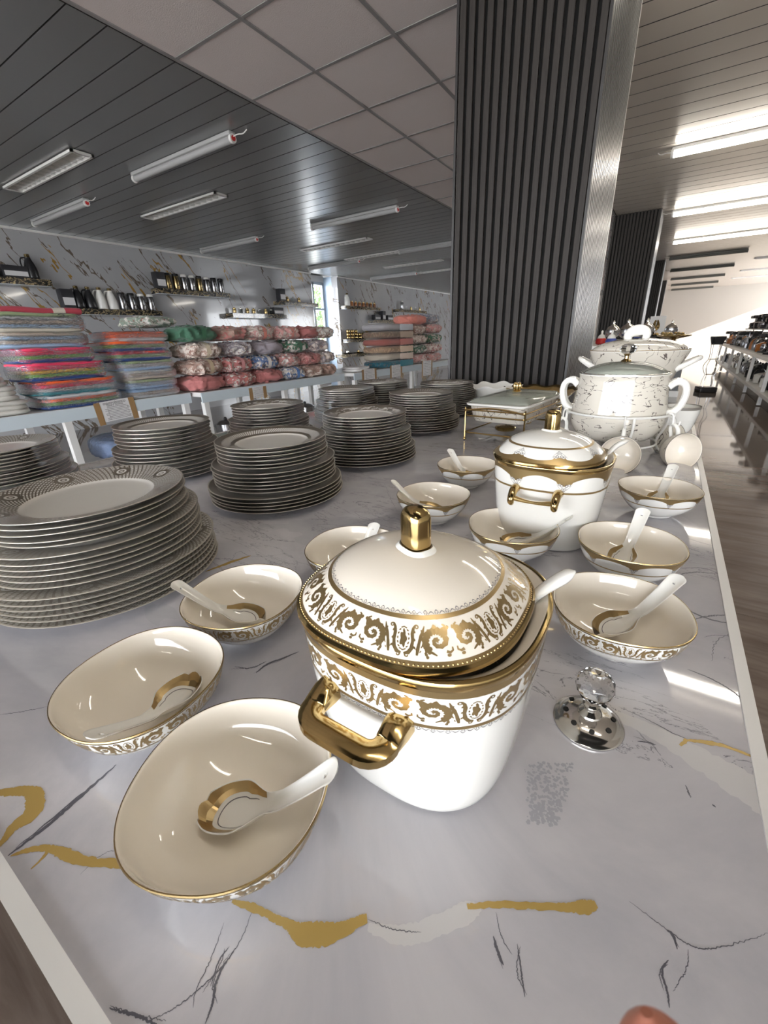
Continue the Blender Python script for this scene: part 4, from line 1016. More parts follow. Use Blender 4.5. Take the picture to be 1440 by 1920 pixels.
g = G(); P = []; M = []; rows = smoothprof([(.06, 0), (.07, .002), (.11, .055), (.14, .105), (.168, .122), (.167, .125), (.138, .109), (.10, .055), (.05, .012)], 2); SEG = 72
for r, z, _ in rows:
    for j in range(SEG): a = 2*pi*j/SEG; k = (max(z, 0)/.12)**3*.035*cos(10*a); P.append((r*(1+k)*cos(a)*1.0, r*(1+k)*sin(a)*.72, z*(1+k)))
n = len(rows); F = []
for i in range(n-1):
    for j in range(SEG): F.append((i*SEG+j, i*SEG+(j+1) % SEG, (i+1)*SEG+(j+1) % SEG, (i+1)*SEG+j)); M.append(1 if min(rows[i][0], rows[i+1][0]) > .132 else 0)
F += [tuple(range(SEG))[::-1], tuple((n-1)*SEG+j for j in range(SEG))]; M += [0, 0]; g.add(P, F, M); g.build('body', ['porcelain', 'gold'], gd, ang=60)
sh = thing('salt_shaker', 'small white faceted salt shaker standing behind the gilt oval dish', 'shaker', (-.330, 2.285, ZT+.0004))
G().lathe([(.026, 0), (.028, .01), (.022, .09), (.017, .150), (.014, .157), (.0001, .158)], 8, 0).build('body', 'porcelain', sh, smooth=False)
g = G()
for i in range(5): a = i*1.256; g.lathe([(.0016, .1585), (.0001, .1588)], 6, 0, (.006*cos(a), .006*sin(a), 0))
g.build('pour_hole', 'black_hole', sh)
# ================================================================== LEFT RACKS
ZR = .82
def rack(x, y0, y1, label, depth=.85):
    t = thing('display_rack', label, 'rack', (x, (y0+y1)/2, 0)); L = y1-y0
    G().box((-depth/2, 0, ZR-.02), (depth, L, .04)).build('top_shelf', 'white_paint', t, smooth=False)
    G().box((.004, 0, ZR-.046), (.012, L, .090)).build('front_beam', 'beam_gloss', t, smooth=False)
    G().box((-depth/2, 0, .30), (depth, L, .03)).build('lower_shelf', 'white_paint', t, smooth=False)
    n = 3; leg = G().box((0, 0, (ZR-.09)/2), (.05, .05, ZR-.09)).mesh('leg', ['frame_white'], False)
    for i in range(n):
        yy = -L/2+.05+(L-.1)*i/(n-1)
        for xx in (-.03, -depth+.03): obj('leg', leg, t, (xx, yy, 0))
    return t
rack(-3.70, .35, 2.42, 'white display rack stacked with plastic wrapped towels at left')
rack(-3.58, 2.45, 4.62, 'white display rack piled with tied floral bedding bundles')
rack(-3.44, 4.65, 7.9, 'farther white display rack with folded bedding beyond the middle stacks')
# price sheets
def sheet(x, y, z, w, h, label, title=None, sub=None, tilt=0., tape=True):
    t = thing('price_sheet', label, 'price sheet', (x, y, z), 0, 'price sheets taped to the racks')
    G().box((.002, 0, 0), (.002, w, h)).build('paper', 'paper', t, smooth=False)
    if tape:
        for s in (-1, 1): G().box((.0045, s*(w/2+.005), -.01), (.002, .045, h*1.12)).build('brown_tape', 'carton', t, smooth=False)
    g = G()
    y0 = h*.18 if title else h*.42; r = 9
    for i in range(r): g.box((.0033, .01, y0-(y0+h*.42)*i/(r-1)), (.0006, w*.74*(1 if i % 3 else .8), h*.016))
    for q in (-.24, .36): g.box((.0033, w*q, -.12*h), (.0006, h*.008, h*.6))
    g.build('table_lines', 'ink', t, smooth=False)
    def txt(s, size, zz):
        c = bpy.data.curves.new('lettering', 'FONT'); c.body = s; c.size = size; c.align_x = 'CENTER'; c.extrude = .0002
        o = bpy.data.objects.new('tmp', c); COL.objects.link(o); bpy.context.view_layer.update()
        me = bpy.data.meshes.new_from_object(o.evaluated_get(bpy.context.evaluated_depsgraph_get())); bpy.data.objects.remove(o); me.materials.clear(); me.materials.append(MATS['ink'])
        p = obj('lettering', me, t, (.0036, 0, zz)); p.rotation_euler = (pi/2, 0, pi/2)
    if title: txt(title, h*.21, h*.33)
    if sub: txt(sub, h*.13, h*.22)
    t.rotation_euler = (tilt, 0, 0)
sheet(-3.692, 1.74, .765, .26, .155, 'printed price sheet taped under the plastic wrapped towels', 'mastrobianco', 'TERRY TOWEL', .05)
sheet(-3.572, 3.12, .75, .18, .11, 'small folded price label under the pink bundles', None, None, 0)
sheet(-3.432, 5.0, .765, .30, .17, 'price sheet left of the three beyond the plate stacks')
sheet(-3.432, 5.72, .77, .30, .17, 'price sheet in the middle of the three beyond the stacks')
sheet(-3.432, 6.75, .74, .34, .24, 'price sheet hanging below the folded bedding, rightmost')
# towels ----------------------------------------------------------
def slab(w, d, h, sd, amp=.006, nx=12, ny=9):
    """soft folded slab, wavy, rounded ends"""
    g = G(); P = []; K = 8; rings = []
    for i in range(nx+1):
        f = i/nx; y = -w/2+w*f; e = 1-abs(2*f-1)**8*.35; ring = []
        for j in range(2*K):
            a = 2*pi*j/(2*K); ca, sa = cos(a), sin(a); q = rho(a, 5)
            xx = d/2*ca*q*e; zz = h/2*sa*q*e; n1 = noise.noise(Vector((xx*9+sd, y*9, sd))); n2 = noise.noise(Vector((xx*20+sd, y*22, sd+5)))
            ring.append((xx*(1+.06*n1), y, h/2+zz+amp*n1+amp*.4*n2))
        rings.append(ring)
    return loft(g, rings)
def bundle(loc, w, d, layers, label, lh=.021, film=True, cat='towels', name='towel_bundle', group=None, sd=0, rz=0.):
    t = thing(name, label, cat, loc, rz, group); z = 0
    for k, c in enumerate(layers):
        g = slab(w*random.uniform(.96, 1.), d*random.uniform(.96, 1.), lh*1.18, sd+k*3.1, .004); o = g.build('folded_towel', cloth(c), t, (random.uniform(-.004, .004), random.uniform(-.008, .008), z), ang=70); z += lh
    if film:
        g = slab(w*1.04, d*1.05, z+.010, sd+50, .004, 16); g.build('plastic_wrap', 'film', t, (0, 0, -.001), ang=70)
    return z
SAGE, CREAM, LBLUE, BEIGE, LGREY = (150, 165, 125), (205, 198, 182), (150, 175, 205), (188, 172, 158), (190, 190, 192)
PINK, ORNG, GRN, NAVY, TEAL, RED, YEL = (225, 55, 95), (240, 100, 40), (110, 160, 60), (30, 60, 120), (60, 130, 140), (225, 60, 50), (210, 170, 60)
xA = -3.90; z = ZR
GT = 'plastic wrapped towel bundles'
lay = [([NAVY, GRN, ORNG, LGREY], 1.56, .56), ([TEAL, LGREY, PINK, ORNG], 1.54, .58), ([NAVY, GRN, YEL, PINK, PINK], 1.50, .56), ([NAVY, GRN, PINK, PINK], 1.47, .50), ([LBLUE, BEIGE, LBLUE, BEIGE], 1.42, .56), ([CREAM, LBLUE, BEIGE, LGREY, SAGE], 1.40, .62)]
wh = ['lowest', 'second lowest', 'third lowest', 'third from the top', 'second from the top', 'topmost']
for i, (l, y, w) in enumerate(lay):
    lh = .0245; h = bundle((xA, y, z), w, .40, l, 'wrapped %s bundle, %s of the left towel pile' % (('bright striped' if i < 4 else 'pale pastel'), wh[i]), lh, group=GT, sd=i*7); z += h+.002
ztop = z
z = ZR
lay = [([LGREY, BEIGE, LBLUE], 2.13, .48), ([LBLUE, LBLUE, SAGE], 2.12, .48), ([BEIGE, BEIGE, CREAM], 2.13, .48), ([LBLUE, LGREY, SAGE], 2.11, .52), ([NAVY, GRN, RED], 2.10, .54), ([NAVY, GRN, ORNG], 2.07, .56), ([LGREY, ORNG, ORNG], 2.10, .54)]
wh = ['lowest', 'second lowest', 'third lowest', 'middle', 'third from the top', 'second from the top', 'topmost']
for i, (l, y, w) in enumerate(lay):
    h = bundle((xA, y, z), w*.96, .40, l, 'wrapped %s bundle, %s of the second towel pile' % (('bright striped' if i > 3 else 'pale pastel'), wh[i]), .0245, group=GT, sd=60+i*7); z += h+.002
z = ZR
for i in range(3):
    bundle((xA+.02, .98-.04*i, z), .44, .36, [(226, 224, 218)]*3, 'white folded towels, %s of the pile at the left frame edge' % ('lowest', 'middle', 'topmost')[i], .031, False, group='white towels', sd=140+i); z += .0945
def roll(loc, r, L, cols, label, rz=0.):
    t = thing('rolled_towel', label, 'towel', loc, rz); n = len(cols)
    g = G(); 
    for k, (c, f0, f1) in enumerate(cols):
        g = G(); pts = [(0, -L/2+L*(f0+(f1-f0)*i/6), r*.8+.004*sin(9*(f0+(f1-f0)*i/6))) for i in range(7)]; g.tube(pts, [r]*7, 16, flat=.8); g.build('towel_roll' if k == 0 else 'stripe', cloth(c), t)
roll((-3.86, 1.50, ztop), .028, .50, [((190, 70, 85), 0, .62), ((215, 205, 190), .62, .78), ((190, 70, 85), .78, 1)], 'rolled red towel with white stripe on top of the left pile')
roll((-3.90, 1.05, ztop-.03), .028, .30, [((200, 75, 90), 0, 1)], 'small rolled red towel at the left frame edge')
# crumpled bedding bundles ---------------------------------------
def crumple(w, d, h, sd, amp=.045):
    g = G(); nu, nv = 64, 32; P = []
    for i in range(nv+1):
        ph = -pi/2+pi*i/nv
        for j in range(nu):
            th = 2*pi*j/nu; cx, sx, cp, sp_ = cos(th), sin(th), cos(ph), sin(ph)
            f = lambda a: math.copysign(abs(a)**.62, a)
            x, y, z_ = d/2*f(cx)*abs(cp)**.62, w/2*f(sx)*abs(cp)**.62, h/2*f(sp_)
            v = Vector((x, y, z_)); q = v*11+Vector((sd*3.7, sd, 0)); r = 1-abs(noise.noise(q))*2; r2n = 1-abs(noise.noise(q*2.2))*2
            r3 = 1-abs(noise.noise(q*4.4))*2; k = amp*(r-.6)*.8+amp*.5*(r2n-.6)+amp*.22*(r3-.6); nn = v.normalized() if v.length else Vector((0, 0, 1))
            v = v+nn*k; v.z = max(v.z, -h/2); P.append((v.x, v.y, v.z+h/2))
    F = [(i*nu+j, i*nu+(j+1) % nu, (i+1)*nu+(j+1) % nu, (i+1)*nu+j) for i in range(nv) for j in range(nu)]
    return g.add(P, F)
GBD = 'tied bedding bundles'
GREEN, DPINK, FLOR, MAUVE, BLUE, TAN, ROSEF, WHT = (75, 118, 95), (190, 120, 118), (225, 212, 202), (165, 158, 165), (90, 118, 165), (175, 145, 132), (215, 160, 155), (225, 220, 214)
def bed(y, z, w, h, c, pat, label, x=-3.78, tie=None, d=.42):
    t = thing('bedding_bundle', label, 'bedding', (x, y, z), random.uniform(-.08, .08), GBD); sd = random.uniform(0, 90)
    crumple(w, d, h, sd).build('cloth', cloth(c, pat), t, ang=80)
    if tie:
        g = G(); K = 28; P = []
        for j in range(K):
            a = 2*pi*j/K; q = rho(a, 3.2); xx, zz = (d/2+.012)*cos(a)*q, (h/2+.012)*sin(a)*q+h/2
            P += [(xx, -.022, max(zz, .001)), (xx, .022, max(zz, .001))]
        g.add(P, [(2*j, 2*((j+1) % K), 2*((j+1) % K)+1, 2*j+1) for j in range(K)]); g.build('tie_band', cloth(tie), t)
B_ = [(2.60, 0, .40, .13, DPINK, None, 'dusty pink tied bundle at the bottom left of the bedding heap', DPINK), (3.00, 0, .40, .14, DPINK, WHT, 'pink bundle with white lace drooping over the rack edge', (214, 130, 120)), (3.40, 0, .38, .13, DPINK, None, 'rose pink bundle second from left in the bottom row', None),
      (3.78, 0, .36, .13, WHT, BLUE, 'white and blue floral bundle in the bottom row', (80, 120, 180)), (4.12, 0, .34, .13, TAN, FLOR, 'tan floral bundle in the bottom row', None), (4.40, 0, .28, .14, TAN, None, 'plain tan bundle at the right end of the bottom row', None),
      (2.62, 0.145, .36, .14, TAN, FLOR, 'tan and white floral bundle below the green one', (200, 180, 150)), (2.98, 0.145, .38, .13, DPINK, WHT, 'pink lace edged bundle in the second row', (215, 150, 150)), (3.36, 0.145, .36, .13, BLUE, WHT, 'blue and white bundle in the second row', WHT),
      (3.72, 0.145, .36, .13, ROSEF, WHT, 'coral pink floral bundle in the second row', None), (4.08, 0.145, .36, .13, ROSEF, DPINK, 'deep rose floral bundle in the second row', DPINK), (4.38, 0.145, .30, .13, FLOR, MAUVE, 'pale floral bundle at the right of the second row', None),
      (2.64, 0.290, .38, .13, FLOR, TAN, 'cream floral bundle below the green top bundle', (205, 190, 165)), (3.05, 0.290, .36, .13, MAUVE, WHT, 'mauve grey bundle in the third row', None), (3.45, 0.290, .40, .14, MAUVE, None, 'plain mauve grey bundle in the middle of the heap', None), (3.86, 0.290, .36, .13, GREEN, WHT, 'green and white bundle in the third row', GREEN), (4.25, 0.290, .34, .13, MAUVE, FLOR, 'mauve floral bundle at the right of the third row', None),
      (2.60, 0.435, .40, .16, GREEN, None, 'plain dark green bundle on top of the heap at left', (60, 110, 80)), (2.98, 0.435, .32, .13, TAN, DPINK, 'dusky rose bundle beside the green one on top', None), (3.34, 0.435, .38, .14, FLOR, ROSEF, 'white floral bundle with coral band on top', (222, 140, 125)), (3.74, 0.435, .38, .14, ROSEF, FLOR, 'coral floral bundle on top of the heap', (222, 150, 140)), (4.08, 0.435, .30, .14, DPINK, None, 'dark rose bundle on top of the heap', None), (4.38, 0.435, .32, .14, WHT, TAN, 'cream floral bundle at the top right end of the heap', None)]
for y, z, w, h, c, p, lab, tie in B_: bed(y, ZR+z+.002, w*.98, .132, c, p, lab, tie=tie, x=-3.80)
bed(2.40, ZR+.57, .40, .09, (150, 165, 150), WHT, 'pale sage floral bundle lying behind the green bundle', x=-4.10)
GF = 'folded bedding sets'
cols = [(40, 95, 110), (185, 175, 160), (160, 135, 110), (165, 100, 92), (125, 108, 92), (165, 162, 165)]; lite = [(50, 120, 135), (225, 205, 190), (225, 200, 175), (190, 120, 112), (185, 165, 145), (205, 208, 215)]
z = ZR; lb = ['teal', 'beige floral', 'tan', 'dusty rose', 'dark taupe', 'grey']
for i in range(6):
    t = thing('folded_bedding', '%s folded bedding set, %s of the square stack on the far rack' % (lb[i], ['lowest', 'second lowest', 'third lowest', 'third highest', 'second highest', 'topmost'][i]), 'bedding', (-3.66, 5.85, z), 0, GF)
    h = .098; sdd = 300+i
    g = slab(.82, .46, h, sdd, .008); g.build('folded_cloth', cloth(cols[i], None if i % 2 else tuple(min(255, int(c*1.25)) for c in cols[i])), t, ang=70)
    g = G(); g.box((.235, .20, h/2), (.010, .40, h*.88), bev=.004); g.build('label_card', cloth(lite[i]), t); z += h+.004
for i, (y, zz, w, c, p, lab) in enumerate(((6.62, 0, 0.58, ROSEF, WHT, 'pink floral bundle at the bottom beside the square stack'), (6.62, 0.15, 0.58, GREEN, WHT, 'green floral bundle beside the square stack'), (6.62, 0.3, 0.58, FLOR, TAN, 'cream floral bundle in the heap before the column'), (6.62, 0.45, 0.58, TAN, FLOR, 'tan floral bundle in the heap before the column'), (6.62, 0.6, 0.54, (222, 140, 125), None, 'coral bundle near the top of the heap before the column'), (7.15, 0.62, 0.5, (150, 155, 170), WHT, 'grey blue bundle topping the heap before the column'), (7.24, 0, 0.58, ROSEF, WHT, 'rose bundle at the foot of the heap beside the column'), (7.24, 0.155, 0.58, FLOR, DPINK, 'cream and rose bundle beside the column edge'), (7.24, 0.31, 0.58, GREEN, FLOR, 'green and cream bundle beside the column edge'), (7.24, 0.465, 0.58, ROSEF, FLOR, 'pale coral bundle beside the column edge'))):
    bed(y, ZR+zz+.003, w, .145, c, p, lab, x=-3.68)
bundle((-3.62, 4.95, ZR), .34, .3, [(225, 222, 222)]*2, 'small white folded towels at the near end of the far rack', .03, False, group='white towels')
# lower shelf goods
for i, (x, y, w, h, c, lab) in enumerate(((-4.02, 1.12, .42, .22, (200, 90, 105), 'pink and blue packaged blanket on the lower shelf at left'), (-4.02, 1.85, .42, .20, (150, 170, 205), 'pale blue packaged blanket on the lower shelf'), (-4.02, .66, .4, .2, (90, 88, 88), 'dark packaged blanket on the lower shelf at far left'))):
    t = thing('packaged_blanket', lab, 'blanket', (x, y, .316), 0, 'packaged blankets'); crumple(w, .42, h, 400+i, .012).build('blanket', cloth(c), t, ang=80); crumple(w*1.05, .45, h*1.06, 400+i, .016).build('plastic_bag', 'film', t, ang=80)
for i in range(8):
    t = thing('steel_pot', 'dark shiny pot %s along the shaded lower shelf' % ('at its left end', 'second from left', 'third from left', 'fourth from left', 'fifth from left', 'sixth from left', 'seventh from left', 'at its right end')[i], 'pot', (-3.85, 2.25+.62*i, .318), 0, 'pots on the lower shelf')
    G().lathe(smoothprof([(.0001, 0), (.10, 0), (.115, .02), (.115, .13), (.12, .135), (.11, .137), (.06, .165), (.0001, .17)], 1), 24, 0, caps=False).build('pot', 'steel', t); g = G(); g.sphere((0, 0, .18), .018, 0, 10, 6); g.build('knob', 'black_plastic', t)
# ================================================================== WALL SHELVES
def wshelf(y0, y1, z, label, xw=-8.02, d=.22):
    t = thing('wall_shelf', label, 'shelf', (xw+d/2, (y0+y1)/2, z), 0, 'black marble wall shelves')
    G().box((0, 0, -.05), (d, y1-y0, .085)).build('board', 'black_marble', t, smooth=False)
    G().box((0, 0, -.095), (d*.96, y1-y0-.02, .006)).build('underside', 'beam_gloss', t, smooth=False)
    return z-.0075
def item(kind, x, y, z, label, group, s=1.):
    t = thing({'thermos': 'thermos_jug', 'flask': 'steel_flask', 'box': 'boxed_item', 'jar': 'glass_jar', 'can': 'gold_canister', 'amber': 'amber_jar', 'tray': 'serving_tray', 'pot': 'coffee_pot'}[kind.split('_')[0]], label, {'thermos': 'jug', 'flask': 'flask', 'box': 'box', 'jar': 'jar', 'can': 'canister', 'amber': 'jar', 'tray': 'tray', 'pot': 'pot'}[kind.split('_')[0]], (x, y, z+.0005), 0, group)
    if kind.startswith('thermos'):
        m_ = 'black_plastic' if kind.endswith('black') else 'porcelain'
        G().lathe(smoothprof([(.0001, 0), (.075, 0), (.082, .01), (.08, .12), (.06, .20), (.035, .26), (.036, .28), (.0001, .285)], 1), 24, 0, caps=False).build('body', m_, t)
        g = G(); g.lathe([(.028, .28), (.034, .29), (.030, .315), (.0001, .32)], 16, 0); g.build('stopper', 'gold_edge', t)
        g = G(); g.tube([(0, -.035, .27), (0, -.085, .265), (0, -.105, .2), (0, -.09, .12), (0, -.07, .09)], .009, 8); g.build('handle', m_, t)
    elif kind.startswith('flask'):
        G().lathe([(.0001, 0), (.052, 0), (.055, .006), (.055, .215), (.05, .225), (.0001, .226)], 24, 0).build('body', 'steel' if not kind.endswith('gold') else 'gold_edge', t)
        g = G(); g.lathe([(.053, .222), (.054, .25), (.048, .262), (.0001, .264)], 20, 0); g.build('cap', 'black_plastic' if kind.endswith('dark') or kind.endswith('gold') else 'porcelain', t)
        g = G(); g.tube([(.054, 0, .20), (.082, 0, .19), (.085, 0, .1), (.055, 0, .06)], .006, 7); g.build('handle', 'black_plastic', t)
    elif kind.startswith('box'):
        w, h = (.17, .26) if kind.endswith('tall') else (.30, .15)
        G().box((0, 0, h/2), (.14, w, h), bev=.003).build('box', 'dark_box', t); g = G(); g.box((.0715, 0, h*.35), (.002, w*.9, h*.4)); g.build('picture_panel', 'paper', t, smooth=False)
    elif kind.startswith('jar'):
        G().lathe(smoothprof([(.0001, 0), (.032, 0), (.036, .01), (.038, .06), (.032, .085), (.034, .09)], 1), 18, 0).build('jar', 'clear_glass' if not kind.endswith('gold') else 'gold_edge', t)
        g = G(); g.lathe([(.036, .088), (.036, .095), (.012, .108), (.010, .120), (.0001, .122)], 16, 0); g.build('lid', 'silver' if not kind.endswith('gold') else 'gold', t)
    elif kind.startswith('can'):
        for k in range(3 if kind.endswith('tall') else 2):
            g = G(); z0 = k*.085; g.lathe(smoothprof([(.035, z0), (.055, z0+.01), (.06, z0+.04), (.055, z0+.07), (.036, z0+.085)], 1), 20, 0); g.build('tier', 'gold', t)
    elif kind.startswith('amber'):
        G().lathe(smoothprof([(.0001, 0), (.045, 0), (.05, .02), (.045, .09), (.03, .11)], 1), 18, 0).build('jar', 'amber', t); g = G(); g.lathe([(.034, .108), (.034, .125), (.0001, .14)], 16, 0); g.build('lid', 'gold_edge', t)
    elif kind.startswith('tray'):
        G().lathe(smoothprof([(.0001, 0), (.10, 0), (.14, .02), (.15, .03), (.13, .015), (.0001, .006)], 1), 24, 0, caps=False, sy=1.2).build('tray', 'gold_edge' if kind.endswith('gold') else 'black_plastic', t); g = G(); g.lathe([(.03, .006), (.04, .05), (.035, .08), (.0001, .082)], 16, 0); g.build('bowl', 'gold' if kind.endswith('gold') else 'silver', t)
    return t
pos = ['leftmost', 'second from left', 'third from left', 'fourth from left', 'fifth from left', 'sixth from left', 'seventh from left', 'eighth from left', 'ninth from left', 'tenth from left']
XS = -7.90
def row(kinds, y0, y1, z, where, x=XS):
    n = len(kinds); nm = {'thermos': 'thermos jug', 'flask': 'flask', 'box': 'box', 'jar': 'small jar', 'can': 'gold canister', 'amber': 'amber jar', 'tray': 'tray', 'pot': 'pot'}
    cl = {'black': 'black ', 'white': 'white ', 'gold': 'gold toned ', 'steel': 'steel ', 'dark': 'dark capped steel ', 'tall': 'tall ', 'flat': 'flat '}
    for i, k in enumerate(kinds):
        a = k.split('_'); item(k, x, y0+(y1-y0)*(i+.5)/n, z, '%s%s, %s item on the %s' % (cl.get(a[1] if len(a) > 1 else '', ''), nm[a[0]], pos[i], where), 'goods on the '+where)
z = wshelf(2.3, 3.27, 2.19, 'black marble wall shelf at the left frame edge'); row(['box_flat', 'jar', 'box_flat', 'thermos_black'], 2.35, 3.2, z, 'shelf at the left frame edge')
z = wshelf(3.30, 4.89, 1.83, 'black marble wall shelf carrying thermos jugs above the towels'); row(['box_tall', 'thermos_black', 'thermos_black', 'thermos_white', 'thermos_white', 'flask_dark', 'flask_dark', 'flask_steel', 'flask_steel'], 3.36, 4.86, z, 'thermos shelf above the towels')
z = wshelf(4.90, 6.46, 2.20, 'black marble wall shelf carrying a row of steel flasks'); row(['box_tall', 'flask_gold', 'flask_gold', 'flask_steel', 'flask_steel', 'flask_gold', 'flask_steel', 'flask_dark', 'flask_dark'], 4.94, 6.42, z, 'flask shelf')
z = wshelf(6.45, 8.07, 1.84, 'black marble wall shelf with small gold jars right of the flasks'); row(['jar_gold', 'jar', 'jar_gold', 'jar_gold', 'jar', 'jar_gold', 'jar', 'box_flat'], 6.5, 7.9, z, 'gold jar shelf')
z = wshelf(7.85, 9.2, 2.13, 'black marble wall shelf just left of the window'); row(['box_tall', 'jar_gold', 'jar', 'jar_gold'], 7.9, 8.7, z, 'shelf left of the window')
z = wshelf(10.25, 11.98, 2.12, 'wall shelf with amber jars right of the window', -7.92); row(['thermos_white', 'amber', 'amber', 'amber', 'amber', 'amber', 'amber', 'amber'], 10.35, 11.9, z, 'amber jar shelf', -7.8)
z = wshelf(13.1, 15.1, 2.12, 'wall shelf with white jars nearest the column', -7.92); row(['flask_steel', 'jar', 'jar_gold', 'jar', 'jar_gold'], 13.3, 14.9, z, 'shelf nearest the column', -7.8)
z = wshelf(11.6, 13.0, 1.78, 'low wall shelf with boxes right of the amber jars', -7.92); row(['box_flat', 'box_tall', 'box_flat'], 11.7, 12.8, z, 'low box shelf', -7.8)
z = wshelf(10.25, 12.1, 1.26, 'wall shelf with gold canisters below the amber jars', -7.92); row(['can_tall']*3+['can']*2+['can_tall']*4, 10.3, 12.0, z, 'canister shelf', -7.8)
z = wshelf(9.9, 13.2, .87, 'lowest dark wall shelf with trays below the canisters', -7.92, .4); row(['tray_dark', 'tray_gold', 'tray_dark', 'tray_gold', 'tray_gold', 'tray_gold'], 10.0, 13.1, z, 'lowest tray shelf', -7.75)
# ================================================================== RIGHT SIDE
ct_ = thing('dark_counter', 'dark low counter with white plinth standing at the far end of the table row', 'counter', (-.35, 11.0, 0))
G().box((0, 0, .44), (1.26, 2.0, .66)).build('body', 'black_wood', ct_, smooth=False); G().box((0, 0, .055), (1.30, 2.04, .11)).build('plinth', 'white_paint', ct_, smooth=False); G().box((0, 0, .79), (1.32, 2.06, .03)).build('top', 'dark_box', ct_, smooth=False)
fd = thing('far_display_table', 'second display table with raised shelf of trinkets behind the big casserole', 'table', (-.43, 6.4, 0))
G().box((0, 0, 1.075), (.98, 3.4, .03)).build('raised_shelf', 'white_paint', fd, smooth=False)
G().box((-.05, 0, .85), (.90, 3.4, .04)).build('table_top', 'marble_top', fd, smooth=False)
for x in (-.44, .36):
    for y in (-1.6, 1.6): G().box((x, y, .53), (.04, .04, 1.06)).build('leg', 'frame_white', fd, smooth=False)
ZF = 1.0905
def trinket(kind, x, y, label, c='red_plastic', s=1.):
    t = thing(kind, label, 'ornament', (x, y, ZF), 0, 'trinkets on the far raised shelf')
    if kind == 'candle_jar':
        G().lathe(smoothprof([(.0001, 0), (.05, 0), (.055, .04), (.04, .06)], 1), 20, 0).build('base', c, t); g = G(); g.lathe(smoothprof([(.04, .06), (.03, .09), (.008, .10), (.012, .13), (.0001, .14)], 1), 16, 0); g.build('lid', 'porcelain', t)
    elif kind == 'glass_bonbonniere':
        G().lathe(smoothprof([(.0001, 0), (.04, 0), (.015, .03), (.02, .05), (.07*s, .08), (.075*s, .13), (.065*s, .14)], 1), 20, 0).build('glass_bowl', 'steel', t); g = G(); g.lathe(smoothprof([(.07*s, .14), (.05*s, .17), (.012, .19), (.014, .22), (.0001, .235)], 1), 16, 0); g.build('lid', 'silver', t)
    elif kind == 'footed_plate':
        G().lathe(smoothprof([(.0001, 0), (.05, 0), (.015, .02), (.02, .04), (.13, .06), (.14, .075), (.12, .068), (.0001, .05)], 1), 28, 0, caps=False).build('plate', c, t); g = G()
        for i in range(6): a = i*1.05; g.sphere((.06*cos(a), .06*sin(a), .075), .022, 0, 8, 6)
        g.build('ornament_balls', 'gold', t)
    elif kind == 'gold_flower':
        g = G(); g.tube([(0, 0, 0), (0, 0, .12)], .01, 8); g.lathe([(.04, 0), (.04, .01), (.01, .02)], 16, 0); g.build('stem', 'silver', t); g = G()
        for i in range(6): a = i*1.05; g.tube([(0, 0, .11), (.03*cos(a), .03*sin(a), .15), (.012*cos(a), .012*sin(a), .22)], [.006, .016, .002], 6)
        g.build('petals', 'gold', t)
tr_ = [('candle_jar', -.72, 5.0, 'red candle jar with white lid at the left of the far shelf', 'red_plastic'), ('candle_jar', -.62, 5.25, 'red candle jar just right of the leftmost one', 'red_plastic'), ('candle_jar', -.50, 5.0, 'blue candle jar with white cone lid', 'blue_plastic'),
       ('glass_bonbonniere', -.55, 5.5, 'tall glass lidded jar beside the blue candle jar', ''), ('glass_bonbonniere', -.38, 5.1, 'smaller glass lidded jar left of the scoop handle', ''), ('gold_flower', -.16, 5.6, 'gold flower finial rising behind the casserole lid', ''),
       ('footed_plate', -.10, 5.3, 'dark footed plate with gold balls right of the flower', 'black_plastic'), ('footed_plate', .0, 6.0, 'silver footed plate behind the dark one', 'silver'), ('glass_bonbonniere', -.02, 6.8, 'glass lidded jar beside the notice board', ''), ('footed_plate', .02, 5.0, 'nearest gilt footed plate at the right corner of the far shelf', 'gold_edge'), ('glass_bonbonniere', -.22, 5.15, 'glass lidded jar behind the scoop shaped lid handle', ''), ('candle_jar', -.78, 5.45, 'white capped red jar behind the leftmost red jar', 'red_plastic'), ('candle_jar', -.30, 5.55, 'blue jar behind the scoop shaped lid handle', 'blue_plastic'), ('footed_plate', -.05, 7.3, 'farthest gold footed plate on the shelf', 'gold_edge')]
for k, x, y, lab, c in tr_: trinket(k, x, y, lab, c or 'silver')
nb = thing('notice_board', 'tall white notice board with black dots leaning by the far column', 'board', (-.36, 13.4, 0))
G().box((0, 0, .78), (.34, .03, 1.48)).build('panel', 'white_paint', nb, smooth=False); g = G()
for i in range(4): g.sphere((-.04, -.017, 1.40-.10*i), .022, 0, 10, 6, (1, .1, 1))
g.build('dot', 'black_plastic', nb); G().box((0, 0, .02), (.42, .3, .04)).build('foot', 'dark_box', nb, smooth=False)
ps = thing('plant_stand', 'tall wire stand carrying a black planter on the sunlit floor', 'plant stand', (.78, 11.0, 0), .3)
G().box((0, 0, .05), (.30, .30, .10), bev=.015).build('base', 'black_plastic', ps)
for sx in (-1, 1):
    for sy in (-1, 1):
        g = G(); q = lambda k: (sx*k, sy*k*.7); prof = [(.09, .09), (.085, .25), (.06, .32), (.10, .42), (.115, .48), (.10, .56), (.055, .63), (.065, .80), (.075, .92)]
        g.tube([(sx*a, sy*a*.7, b) for a, b in prof], .006, 6); g.build('leg', 'steel', ps)
g = G(); g.tube([(-.07, 0, .34), (.07, 0, .34)], .008, 6); g.tube([(-.07, 0, .63), (.07, 0, .63)], .008, 6); g.build('crossbar', 'steel', ps)
g = G(); loft(g, [rrect(.075, .075, .02, .90), rrect(.105, .105, .025, 1.02), rrect(.105, .105, .025, 1.05), rrect(.09, .09, .02, 1.05)]); g.build('planter', 'black_plastic', ps)
rr_ = thing('long_rack', 'long white two level rack of dark kitchenware along the right', 'rack', (1.35, 12.5, 0)); D = .85; Y0, Y1 = 5.5, 18.2
